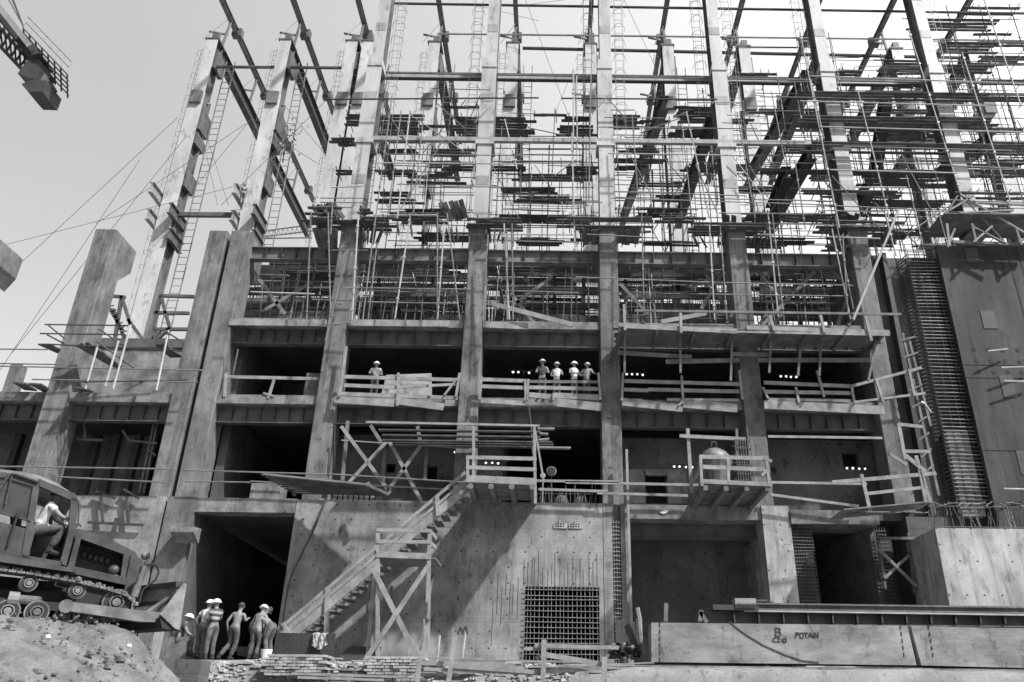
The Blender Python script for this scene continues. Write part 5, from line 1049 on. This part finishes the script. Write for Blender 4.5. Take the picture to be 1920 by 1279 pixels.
for a in ((-30, -20), (40, 47), (98, 105)): bp(cab, [(a[0], 890), (a[1], 892), (a[1]-8, 1000), (a[0]-8, 1000)], 1.9, 1.96)
a_ = B(140, 940, +.2); b_ = B(125, 1062, +.2)
cab.prism([B(128, 985, +.2), B(138, 985, +.2), B(122, 1062, +.2), B(112, 1060, +.2)], BL*1.75)
bp(cab, [(-95, 1015), (112, 1056), (112, 1064), (-95, 1030)], .2, 1.9)           # floor
bp(cab, [(-95, 884), (-88, 884), (-88, 1025), (-95, 1025)], .12, 1.95)
cab.build('cab', K['paint'], bz)
wn = MB(); bp(wn, [(-95, 893), (8, 896), (64, 914), (56, 960), (54, 975), (-95, 942)], .15, .16); wnd = wn.build('cab_window', K['glass'], bz)
wf_ = MB(); bl(wf_, [(-10, 930), (18, 890), (26, 889), (72, 905)], .08, .025); bl(wf_, [(22, 892), (10, 946)], .1, .018); bl(wf_, [(-60, 945), (58, 978)], .1, .02); wf_.build('window_frame', K['paint'], bz)
hd = MB(); bl(hd, [(33, 965), (14, 1025)], .08, .022); bl(hd, [(34, 963), (31, 970)], .08, .035); hd.build('door_handle', K['black'], bz)
mr = MB(); bl(mr, [(146, 938), (149, 945), (146, 985), (139, 992)], .12, .018); mr.build('grab_rail', K['primer'], bz)
se = MB(); bp(se, [(30, 990), (70, 992), (72, 1005), (28, 1003)], .55, 1.2); bp(se, [(25, 950), (40, 950), (40, 1000), (25, 1000)], .55, 1.2); se.build('seat', K['black'], bz)
lv = MB(); bl(lv, [(118, 1050), (112, 1000), (116, 985)], .6, .02); bl(lv, [(125, 1045), (120, 985), (122, 978)], .9, .02); bl(lv, [(92, 988), (122, 985)], .8, .03); lv.build('control_lever', K['black'], bz)
# bonnet
hood = MB()
bp(hood, [(138, 992), (150, 992), (208, 1012), (254, 1036), (258, 1044), (238, 1042), (150, 1010), (142, 1020)], .62, 1.5)
bp(hood, [(142, 1010), (152, 1010), (140, 1062), (128, 1060)], .6, 1.5); bp(hood, [(232, 1040), (248, 1044), (240, 1088), (226, 1084)], .6, 1.5)
bp(hood, [(128, 1060), (240, 1084), (238, 1098), (120, 1072)], .3, 1.5); hood.build('bonnet', K['paint'], bz)
en = MB(); bp(en, [(142, 1018), (232, 1042), (228, 1084), (134, 1062)], 1.0, 1.45); en.build('engine_block', K['black'], bz)
for i in range(5): c = B(158+i*11, 1040+i*3.2, +.95); MB().ell(c, .055, .06, .075, 8, 6).build('engine_pot', K['paint'], bz)
c = B(213, 1070, +.75); q = MB().ell(c, .12, .1, .11, 10, 7); q.box(c.x-.14, c.x+.14, c.y-.1, c.y+.1, c.z-.16, c.z-.1); q.build('air_filter', K['paint'], bz, smooth=True)
rd = MB(); bp(rd, [(246, 1040), (268, 1050), (250, 1118), (232, 1112)], .55, 1.6); rd.build('radiator', K['paint'], bz)
c = B(273, 1043, +.62); MB().ell(c, .085, .1, .085, 12, 8).build('headlight', K['pale_paint'], bz, smooth=True); MB().ell(c+V((.045, -.01, 0)), .05, .08, .07, 10, 6).build('headlight_glass', K['glass'], bz)
cy = MB(); cy.tube(B(271, 1062, +.2), B(251, 1120, +.2), .075, n=10); cy.build('hydraulic_cylinder', K['pale_paint'], bz); MB().tube(B(251, 1120, +.2), B(246, 1138, +.2), .04, n=8).build('piston_rod', K['bright'], bz)
MB().tube(B(276, 1056, +.2), B(270, 1068, +.2), .06, n=8).build('cylinder_head', K['primer'], bz)
ho = MB(); bl(ho, [(273, 1060), (283, 1058), (294, 1061), (298, 1072), (293, 1086), (282, 1096), (268, 1106), (263, 1120), (262, 1130), (254, 1134)], .15, .022); ho.build('hydraulic_hose', K['black'], bz)
bl_ = MB(); bl(bl_, [(266, 1062), (262, 1084), (254, 1094)], .16, .025); bl_.build('hydraulic_hose', K['black'], bz)
# tracks
tp_ = [(-95, 1050), (0, 1068), (60, 1076), (150, 1092), (200, 1104), (236, 1116), (250, 1128), (248, 1143), (232, 1154), (205, 1160), (115, 1166), (15, 1163), (-95, 1148)]
def track(y0, y1, lab=None):
    mb = MB(); pts = [B(a, b, +y0) for a, b in tp_]; pts.append(pts[0]); step = .14; acc = 0
    for a, b in zip(pts, pts[1:]):
        L = (b-a).length; d = (b-a).normalized(); nrm = d.cross(BL); t = acc
        while t < L:
            c = a+d*t; mb.bar(c+V((0, 0, 0)), c+BL*(y1-y0), .125, .04, nrm); mb.bar(c+nrm*.035, c+nrm*.035+BL*(y1-y0), .02, .06, nrm)
            for k in range(5): r = rnd(.015, .055); mb.ell(c+nrm*.045+BL*rnd(0, y1-y0)+d*rnd(-.05, .05), r*1.3, r, r, 5, 3)
            t += step
        acc = t-L
    return mb.build('track', K['dusty'], bz)
t1 = track(-.28, .16); t2 = track(1.55, 1.98)
def wheel(px, py, y, r, w, nm, m='dusty', par=None):
    c = B(px, py, +y); mb = MB(); mb.tube(c, c+BL*w, r, n=18); o = mb.build(nm, K[m], par or bz)
    q = MB(); q.tube(c-BL*.015, c+BL*.02, r*.86, n=18); q.build('wheel_face', K['black'], o)
    q = MB()
    for i in range(8):
        a0, a1 = 2*math.pi*i/8, 2*math.pi*(i+1)/8; q.bar(c+BF*(math.cos(a0)*r*.5)-BL*.02+V((0, 0, math.sin(a0)*r*.5)), c+BF*(math.cos(a1)*r*.5)-BL*.02+V((0, 0, math.sin(a1)*r*.5)), .02, r*.22, BL)
    q.tube(c-BL*.05, c, r*.3, n=10); q.build('wheel_hub', K['pale_paint'], o); return o
for (px, py, r) in [(54, 1094, .15), (145, 1108, .15), (-35, 1080, .15)]: wheel(px, py, -.2, r, .4, 'carrier_roller')
for (px, py, r) in [(14, 1146, .205), (69, 1148, .205), (120, 1157, .17), (165, 1160, .17), (-45, 1140, .2)]: wheel(px, py, -.22, r, .35, 'road_wheel')
wheel(218, 1130, -.18, .25, .36, 'front_idler')
sp_ = MB()
a, b = B(30, 1124, -.15), B(72, 1128, -.15)
sp_.tube(B(14, 1123, -.15), B(34, 1125, -.15), .13, n=12)
for i in range(11): c = a.lerp(b, i/10); sp_.tube(c-V((.016, 0, 0)), c+V((.016, 0, 0)), .085, n=12)
sp_.build('recoil_spring', K['pale_paint'], bz)
tf_ = MB(); bp(tf_, [(-95, 1112), (75, 1128), (200, 1136), (200, 1152), (75, 1144), (-95, 1128)], -.05, .1); bp(tf_, [(-95, 1100), (130, 1110), (130, 1150), (-95, 1150)], .2, .3); tf_.build('track_frame', K['black'], bz)
ub2 = MB(); bp(ub2, [(-95, 1070), (225, 1105), (225, 1150), (-95, 1150)], .5, 1.5); ub2.build('belly_pan', K['black'], bz)
# push arm and blade
for y0 in (-.5, 2.05): bp(MB(), [(118, 1128), (150, 1131), (272, 1146), (320, 1150), (320, 1168), (262, 1166), (128, 1146), (114, 1140)], y0, y0+.2).build('push_arm', K['pale_paint'], bz)
MB().tube(B(124, 1137, -.54), B(124, 1137, -.2), .12, n=14).build('arm_pivot', K['pale_paint'], bz)
BV = V((-.86, .51, 0))*2.7                              # the blade is set at an angle to the tractor
def be(mb, pts, y0=-.6, k=1.0, sh=0.0): return mb.prism([B(x, y, y0)+BV*sh for x, y in pts], BV*k)
bld = be(MB(), [(334, 1096), (346, 1094), (340, 1128), (330, 1150), (334, 1178), (316, 1176), (318, 1146), (328, 1124)]).build('blade', K['blade'], bz)
be(MB(), [(330, 1091), (349, 1091), (348, 1101), (330, 1101)], -.64).build('blade_rim', K['paint'], bld)
be(MB(), [(326, 1124), (334, 1124), (332, 1131), (324, 1131)], -.6).build('blade_rib', K['paint'], bld)
be(MB(), [(300, 1160), (334, 1167), (336, 1183), (304, 1179)], -.62).build('cutting_edge', K['black'], bld)
bp(MB(), [(345, 1093), (350, 1096), (337, 1182), (328, 1179), (300, 1152)], -.66, -.6).build('blade_end_plate', K['blade'], bld)
MB().tube(B(275, 1150, -.35), B(336, 1108, -.45), .045, n=8).build('blade_strut', K['pale_paint'], bz)

# ================================================================ PEOPLE
DEF = dict(pel=(0,0,.96,.135), sp=(0,.005,1.12,.125), ch=(0,.0,1.33,.145), nk=(0,0,1.49,.058), hb=(0,.015,1.57,.07), hd=(0,.02,1.66,.098), ht=(0,.015,1.735,.075),
  Ls=(-.19,0,1.42,.066), Le=(-.25,-.02,1.13,.045), Lw=(-.26,.06,.89,.032), Lh=(-.26,.09,.82,.036), Rs=(.19,0,1.42,.066), Re=(.25,-.02,1.13,.045), Rw=(.26,.06,.89,.032), Rh=(.26,.09,.82,.036),
  Lp=(-.095,0,.90,.10), Lk=(-.11,.02,.50,.066), La=(-.12,-.02,.09,.043), Lt=(-.13,.14,.04,.036), Rp=(.095,0,.90,.10), Rk=(.11,.02,.50,.066), Ra=(.12,-.02,.09,.043), Rt=(.13,.14,.04,.036))
EDG = [('pel','sp'),('sp','ch'),('ch','nk'),('nk','hb'),('hb','hd'),('hd','ht'),('ch','Ls'),('Ls','Le'),('Le','Lw'),('Lw','Lh'),('ch','Rs'),('Rs','Re'),('Re','Rw'),('Rw','Rh'),('pel','Lp'),('Lp','Lk'),('Lk','La'),('La','Lt'),('pel','Rp'),('Rp','Rk'),('Rk','Ra'),('Ra','Rt')]
UPPER = ['sp','ch','nk','hb','hd','ht','Ls','Le','Lw','Lh','Rs','Re','Rw','Rh']
def skin(J, edges, grow=1.0, add=0.0, sub=2):
    ks = []
    for a, b in edges:
        for k in (a, b):
            if k not in ks: ks.append(k)
    if 'pel' in ks: ks.remove('pel'); ks.insert(0, 'pel')
    me = bpy.data.meshes.new('tmp'); me.from_pydata([J[k][:3] for k in ks], [(ks.index(a), ks.index(b)) for a, b in edges], [])
    o = bpy.data.objects.new('tmp', me); COL.objects.link(o)
    m = o.modifiers.new('s', 'SKIN'); m.use_smooth_shade = True
    if not me.skin_vertices:
        bm = bmesh.new(); bm.from_mesh(me); bm.verts.layers.skin.verify(); bm.to_mesh(me); bm.free()
    for i, k in enumerate(ks):
        r = J[k][3]*grow+add; sv = me.skin_vertices[0].data[i]; sv.radius = (r, r*(.78 if k in ('pel', 'sp', 'ch') else 1)); sv.use_root = (i == 0)
    m2 = o.modifiers.new('u', 'SUBSURF'); m2.levels = sub; m2.render_levels = sub
    dg = bpy.context.evaluated_depsgraph_get(); ev = o.evaluated_get(dg).to_mesh()
    vs = [v.co.copy() for v in ev.vertices]; fs = [tuple(p.vertices) for p in ev.polygons]
    o.evaluated_get(dg).to_mesh_clear(); bpy.data.objects.remove(o); bpy.data.meshes.remove(me)
    return vs, fs
def person(lb, foot, height, heading, pose=None, lean=0, side=0, top=None, legs='denim', hat='helmet', sit=False, turn=0, sleeves='half', group=None):
    J = {k: list(v) for k, v in DEF.items()}
    if lean or side:
        R = Matrix.Rotation(-lean, 3, 'X') @ Matrix.Rotation(side, 3, 'Y'); c = V(J['pel'][:3])
        for k in UPPER: v = c+R@(V(J[k][:3])-c); J[k][:3] = v
    for k, v in (pose or {}).items(): J[k][:3] = v[:3]
    for s in 'LR':
        if not pose or s+'h' not in pose:
            d = (V(J[s+'w'][:3])-V(J[s+'e'][:3])).normalized(); J[s+'h'][:3] = V(J[s+'w'][:3])+d*.07
    sc_ = height/1.76
    Mx = Matrix.Translation(foot) @ Matrix.Rotation(heading, 4, 'Z') @ Matrix.Scale(sc_, 4)
    mb = MB(); vs, fs = skin(J, EDG); mb.add([Mx@v for v in vs], fs)
    # fingers, nose, ears, eyes joined to the body mesh
    for s in 'LR':
        h = V(J[s+'h'][:3]); d = (h-V(J[s+'w'][:3])).normalized(); a = d.cross(V((0, 0, 1)) if abs(d.z) < .9 else V((0, 1, 0))).normalized(); b = d.cross(a)
        for i in range(4):
            o = (i-1.5)*.019; p0 = h+d*.015+a*o; p1 = p0+d*(.042-.006*abs(i-1.3)); p2 = p1+(d*.7+b*.5).normalized()*.032; mb.tube(Mx@p0, Mx@p1, .0095*sc_, .008*sc_, 5); mb.tube(Mx@p1, Mx@p2, .008*sc_, .006*sc_, 5)
        p0 = h+a*.03; mb.tube(Mx@p0, Mx@(p0+(d*.6+a*.6)*.045), .011*sc_, .008*sc_, 5)
    hc = V(J['hd'][:3]); up = (V(J['ht'][:3])-V(J['hb'][:3])).normalized(); Rt = Matrix.Rotation(turn, 3, 'Z'); fwd = Rt@V((0, 1, 0)); fwd = (fwd-up*fwd.dot(up)).normalized(); sd = fwd.cross(up)
    mb.tube(Mx@(hc+fwd*.085-up*.005), Mx@(hc+fwd*.118-up*.035), .010*sc_, .018*sc_, 5)
    for q in (-1, 1): mb.ell(Mx@(hc+sd*q*.098-up*.01), .014*sc_, .02*sc_, .03*sc_, 6, 4)
    mb.bar(Mx@(hc+fwd*.092-up*.062-sd*.022), Mx@(hc+fwd*.092-up*.062+sd*.022), .012*sc_, .01*sc_)
    body = mb.build('person', K['skin'], smooth=True); tag(body, lb, 'person', group)
    def garment(nm, edges, grow, add, m):
        v, f = skin(J, edges, grow, add); q = MB().add([Mx@a for a in v], f); return q.build(nm, K[m], body, smooth=True)
    # trousers: pelvis to ankles
    J['pl2'] = list(V(J['pel'][:3]).lerp(V(J['sp'][:3]), .45))+[.13]
    for s in 'LR':
        J[s+'a2'] = list(V(J[s+'k'][:3]).lerp(V(J[s+'a'][:3]), .93))+[.058]
    te = [('pel', 'pl2'), ('pel', 'Lp'), ('Lp', 'Lk'), ('Lk', 'La2'), ('pel', 'Rp'), ('Rp', 'Rk'), ('Rk', 'Ra2')]
    garment('trousers', te, 1.06, .012, legs)
    q = MB()
    for s in 'LR':
        a, t = V(J[s+'a'][:3]), V(J[s+'t'][:3]); q.tube(Mx@(a+V((0, 0, .06))), Mx@(a-V((0, 0, .03))), .06*sc_, .065*sc_, 8); q.tube(Mx@(a-V((0, 0, .03))-(t-a).normalized()*.05), Mx@(t+(t-a).normalized()*.06), .058*sc_, .045*sc_, 8)
    q.build('boots', K['black'], body)
    if top:
        J['sp2'] = list(V(J['sp'][:3]).lerp(V(J['pel'][:3]), .55))+[.135]
        ed = [('sp2', 'sp'), ('sp', 'ch'), ('ch', 'Ls'), ('ch', 'Rs')]
        J['nk2'] = list(V(J['ch'][:3]).lerp(V(J['nk'][:3]), .7))+[.07]; ed.append(('ch', 'nk2'))
        if sleeves:
            tt_ = .55 if sleeves == 'half' else .9
            for s in 'LR':
                J[s+'x'] = list(V(J[s+'s'][:3]).lerp(V(J[s+'e'][:3]), tt_))+[.062]; ed.append((s+'s', s+'x'))
        garment('shirt', ed, 1.06, .012, top)
    if hat:
        q = MB(); n_ = 14; rings = []
        for j in range(6):
            t = math.pi/2*j/5; rings.append((.128*math.cos(t)+.002, .115*math.sin(t)))
        rings = [(.155, -.012), (.155, 0)]+rings
        vs = []; fs = []
        for r, z in rings:
            for i in range(n_):
                a = 2*math.pi*i/n_; rr = r*(1.12 if r > .15 and math.sin(a) > .2 else 1); vs.append(Mx@(hc+up*(.028+z)+sd*(rr*math.cos(a))+fwd*(rr*1.1*math.sin(a))))
        for j in range(len(rings)-1):
            for i in range(n_): fs.append((j*n_+i, j*n_+(i+1) % n_, (j+1)*n_+(i+1) % n_, (j+1)*n_+i))
        fs.append(tuple(range(n_))[::-1]); q.add(vs, fs); q.build('helmet', K[hat], body, smooth=True)
    else:
        q = MB(); q.ell(V((0, 0, 0)), .105, .112, .10, 12, 8, 0, .62); q.v = [Mx@(hc+up*(.028+v.z)+sd*v.x+fwd*(v.y-.018)) for v in q.v]; q.build('hair', K['hair'], body, smooth=True)
    return body
def at(px, py, Y): return P(px, py, Y)
YP = 26.8
def hgt(px, y0, y1, Y): return P(px, y0, Y).z-P(px, y1, Y).z
G = 'workers by the portal'
person('man in a pale shirt and white helmet, back turned, left of the striped jersey', at(370, 1236, YP), 1.74, -.45, dict(Re=(.27,.13,1.15), Rw=(.12,.27,1.05), Le=(-.33,-.04,1.18), Lw=(-.24,.05,.98)), lean=.06, side=.07, top='white_cloth', group=G)
person('man in a striped dark jersey and white helmet with folded arms', at(389, 1238, YP-.35), 1.76, 1.0, dict(Re=(.27,.1,1.2), Rw=(.05,.26,1.18), Le=(-.27,.1,1.16), Lw=(-.04,.28,1.12)), side=-.04, top='stripe', group=G)
person('bare-backed man without a helmet striding toward the portal', at(430, 1238, YP), 1.70, -.15, dict(Lk=(-.13,.10,.50), La=(-.30,-.16,.10), Lt=(-.33,-.02,.04), Rk=(.09,.06,.5), Ra=(.0,.0,.08), Rt=(.0,.16,.04), Re=(.30,.06,1.19), Rw=(.27,.24,1.28), Le=(-.29,-.04,1.15), Lw=(-.27,.06,.92)), lean=.08, side=.10, top=None, hat=None, group=G)
person('bare-chested man in a white helmet stooping over the bucket, seen from behind', at(472, 1238, YP-.1), 1.66, -.3, dict(Le=(-.30,.12,1.12), Lw=(-.33,.26,.86), Re=(.3,.12,1.10), Rw=(.30,.25,.85), Rk=(.12,.10,.52), Lk=(-.10,.04,.5)), lean=.28, top=None, group=G)
person('stooping man with arms down at the left of the bare-chested helmeted man', at(464, 1228, YP+.8), 1.66, -1.1, dict(Le=(-.22,.42,.92), Lw=(-.18,.5,.66), Re=(.22,.42,.92), Rw=(.2,.52,.68), Lk=(-.12,.14,.5), Rk=(.12,.1,.5)), lean=.75, top=None, hat=None, group=G)
person('bare-backed man bending low at the right beside the brick stack', at(502, 1232, YP-.1), 1.66, 1.2, dict(Le=(-.24,.5,.80), Lw=(-.2,.56,.54), Re=(.24,.5,.8), Rw=(.2,.58,.56), Lk=(-.12,.1,.5), Rk=(.13,.12,.5)), lean=1.05, top=None, hat=None, group=G)
person('seated man in a white helmet in the shade beside the blade', at(331, 1228, YP+.3)+V((0, 0, -.05)), 1.7, -1.2, dict(pel=(0,-.05,.5), Lp=(-.1,-.02,.47), Rp=(.1,-.02,.47), Lk=(-.13,.40,.52), La=(-.13,.44,.09), Lt=(-.13,.6,.04), Rk=(.13,.40,.52), Ra=(.13,.36,.09), Rt=(.13,.52,.04),
  sp=(0,0,.68), ch=(0,.06,.88), nk=(0,.1,1.04), hb=(0,.13,1.11), hd=(0,.16,1.2), ht=(0,.17,1.275), Ls=(-.19,.07,.97), Rs=(.19,.07,.97), Le=(-.24,.2,.72), Lw=(-.2,.42,.62), Re=(.25,.2,.72), Rw=(.22,.42,.6)), top='dark_cloth', group=G)
bk_ = MB(); q = P(337, 1222, YP+.3); bk_.box(q.x-.35, q.x+.25, YP+.15, YP+.6, 1.35, q.z+.42); solo('timber_block', bk_, K['old_timber'], 'timber block on which the man beside the blade sits', 'block')
u = P(292, 1205, 25.5); solo('pale_stake', MB().box(u.x-.1, u.x+.12, 25.5, 25.65, 1.3, P(292, 1180, 25.5).z), K['beam'], 'pale upright board in the shade under the blade', 'board')
# bucket
q = P(497, 1242, YP-.35); bu = thing('bucket', 'white bucket on the ground in front of the stooping men', 'bucket', q); MB().tube(q, q+V((0, 0, .36)), .12, .17, 14).build('bucket_body', K['helmet'], bu, smooth=False); MB().tube(q+V((0, 0, .362)), q+V((0, 0, .366)), .15, n=14).build('bucket_mouth', K['girder'], bu)
sv = P(497, 1245, YP-.5); solo('dark_board', MB().bar(P(482, 1246, YP-.5), P(504, 1246, YP-.5), .2, .05), K['black'], 'small dark board lying in front of the white bucket', 'board')
wb = thing('wheelbarrow', 'dark barrow of mortar behind the stooping men', 'barrow', P(458, 1232, YP+.4)); c = P(460, 1228, YP+.4)
tr_ = MB(); tr_.prism([c+V((-.35, 0, .25)), c+V((.4, 0, .2)), c+V((.3, 0, -.02)), c+V((-.25, 0, -.02))], (0, .5, 0)); tr_.build('tray', K['primer'], wb); MB().tube(c+V((.42, .2, -.05)), c+V((.42, .28, -.05)), .17, n=14).build('wheel', K['black'], wb); MB().path([c+V((.4, 0, -.02)), c+V((-.8, 0, .2))], .02).build('handle', K['primer'], wb)
# balcony group
G2 = 'four workers at the balcony rail'
ZB = 12.44
def bal(lb, px, ytop, pose, hd_, hat, top, Y=31.95, sleeves='half', lean=.12, side=0, turn=0, group=G2):
    f = P(px, 740, Y); f.z = ZB; h = min(1.86, max(1.6, P(px, ytop, Y).z-ZB+.02)); return person(lb, f, h, hd_, pose, lean=lean, side=side, top=top, hat=hat, sleeves=sleeves, legs='dark_cloth', turn=turn, group=group)
rail = dict(Le=(-.27,.10,1.15), Lw=(-.23,.36,1.08), Re=(.27,.10,1.15), Rw=(.23,.36,1.08))
bal('leftmost of the four workers, in a dark sleeveless top with both arms on the rail', 1016, 678, rail, math.pi, 'grey_helmet', 'dark_cloth', sleeves=None)
bal('second worker of the four at the rail, in a white undershirt', 1043, 683, dict(rail, Re=(.26,.02,1.12), Rw=(.2,.3,1.0)), math.pi+.1, 'grey_helmet', 'white_cloth', sleeves=None)
bal('third worker of the four, turning sideways with a white top over one shoulder', 1076, 682, dict(rail, Re=(.31,.1,1.16), Rw=(.12,.32,1.12)), math.pi+.6, 'helmet', 'white_cloth', side=.08, sleeves=None, turn=.4)
bal('rightmost of the four workers, in a grey shirt leaning on a straight arm', 1100, 684, dict(rail, Le=(-.36,.14,1.2), Lw=(-.5,.34,1.08)), math.pi-.3, 'grey_helmet', 'grey_cloth', side=-.1)
bal('lone worker in a pale shirt and white helmet beside the plywood sheet', 700, 682, dict(Le=(-.3,.1,1.16), Lw=(-.12,.32,1.1), Re=(.3,.1,1.16), Rw=(.12,.34,1.08)), math.pi+.2, 'helmet', 'grey_cloth', Y=32.15, group='workers on the balconies')
# climber and driver
f = P(452, 381, 44.3); person('small dark figure standing on the bracket of the second free steel column', f, 1.5, .6, None, lean=.12, top='dark_cloth', legs='dark_cloth', hat='helmet' if False else None, group='workers on the steel')
s0 = B(68, 1001, .5)
person('driver in a white shirt sitting in the open cab of the bulldozer', s0+V((0, 0, -.45)), 1.74, BY-math.pi/2, dict(pel=(0,-.05,.5), Lp=(-.1,-.02,.5), Rp=(.1,-.02,.5), Lk=(-.17,.42,.58), La=(-.16,.40,.14), Lt=(-.16,.55,.10), Rk=(.17,.44,.60), Ra=(.16,.28,.15), Rt=(.16,.42,.1),
  sp=(0,.02,.68), ch=(0,.08,.9), nk=(0,.13,1.07), hb=(0,.15,1.14), hd=(0,.17,1.23), ht=(0,.17,1.3), Ls=(-.2,.1,1.0), Rs=(.2,.1,1.0), Le=(-.27,.3,.80), Lw=(-.2,.56,.72), Re=(.27,.3,.80), Rw=(.22,.58,.72)), top='white_cloth', legs='dark_cloth', hat=None)

# ================================================================ CRANE, LEAFY BRANCH
YC = 40
cr = thing('tower_crane', 'counter-jib end of a tower crane with ballast, entering at the top left', 'crane', P(20, 60, YC))
def cb_(nm, x1, y1, x2, y2, a, b=None, m='primer', dy=0): return MB().bar(P(x1, y1, YC+dy), P(x2, y2, YC+dy), a, b or a).build(nm, K[m], cr)
cb_('jib_chord', -30, -8, 96, 152, .5, .5); cb_('jib_chord', -30, -22, 60, 92, .55, .35, 'beam', -.8); cb_('jib_chord', -30, 55, 45, 135, .22); cb_('jib_chord', -30, 20, 60, 120, .22, dy=1.2)
lt = MB()
for i in range(9):
    t = i/9; lt.bar(P(-30+75*t, 55+80*t, YC), P(-30+85*t+10, 10+95*t+8, YC+.6), .1, .1); lt.bar(P(-30+75*t+10, 55+80*t+9, YC), P(-30+85*t, 10+95*t, YC+.6), .08, .08)
lt.build('lattice', K['primer'], cr)
pf = MB(); a0, a1 = P(44, 54, YC-.5), P(126, 140, YC-.5)
for i in range(5): pf.bar(a0+V((-.15*i, .35*i, -.1*i)), a1+V((-.15*i, .35*i, -.1*i)), .28, .06)
for i in range(8): t = i/7; pf.bar(a0.lerp(a1, t), a0.lerp(a1, t)+V((-.7, 1.6, -.5)), .08, .12)
pf.build('walkway', K['girder'], cr)
rw = MB()
for dz in (.55, 1.05): rw.tube(a0+V((.0, 0, dz)), a1+V((.0, 0, dz)), .035)
for i in range(8): t = i/7; rw.tube(a0.lerp(a1, t), a0.lerp(a1, t)+V((0, 0, 1.08)), .03)
rw.build('walkway_rail', K['tube'], cr)
for pts in ([(33, 138), (52, 112), (78, 132), (66, 150)], [(40, 158), (62, 150), (88, 152), (80, 173), (52, 172)], [(50, 82), (62, 80), (74, 100), (60, 104)]): MB().prism([P(x, y, YC-.6) for x, y in pts], (0, 1.7, 0)).build('ballast_block', K['primer'], cr)
MB().prism([P(x, y, YC-.3) for x, y in [(68, 132), (84, 138), (92, 152), (82, 160), (70, 152)]], (0, 1.0, 0)).build('winch', K['web'], cr)
for (x1, y1) in [(0, -30), (10, -30), (16, -25)]: MB().tube(P(x1, y1, YC), P(44, 50, YC), .045).build('pendant', K['cable'], cr)
br_ = thing('leafy_branch', 'leafy topping-out branch tied to the steel beside the second free column', 'branch', P(532, 300, 46))
b0 = P(530, 305, 46); tw = MB(); lf = MB()
for i in range(13):
    t = P(522+rnd(0, 40), 232+rnd(0, 62), 46+rnd(-.5, .5)); tw.tube(b0.lerp(P(540, 240, 46), rnd(0, .8)), t, .03, .012, 4)
    for j in range(11):
        c = t+V((rnd(-.5, .5), rnd(-.5, .5), rnd(-.5, .5))); d = V((rnd(-1, 1), rnd(-1, 1), rnd(-1, 1))).normalized(); e = d.orthogonal().normalized()*.05; lf.add([c, c+d*.1+e, c+d*.22, c+d*.1-e], [(0, 1, 2, 3)])
tw.tube(b0, P(540, 238, 46), .05, .02, 5); tw.build('stem', K['leaf'], br_); lf.build('leaves', K['leaf'], br_)
# crane jib far behind the left bay
jb = thing('far_crane_jib', 'thin lattice crane jib far behind the girder right of the twin columns', 'crane jib', P(520, 435, 80)); q = MB()
for (x1, y1, x2, y2) in ((478, 436, 600, 420), (478, 446, 600, 432), (478, 448, 600, 446)): q.tube(P(x1, y1, 80), P(x2, y2, 80), .09)
for i in range(14): t = i/14; q.tube(P(478+122*t, 436-16*t, 80), P(484+122*t, 447-14*t, 80), .05); q.tube(P(484+122*t, 447-14*t, 80), P(487+122*t, 436-16*t, 80), .05)
q.build('lattice', K['tube'], jb)
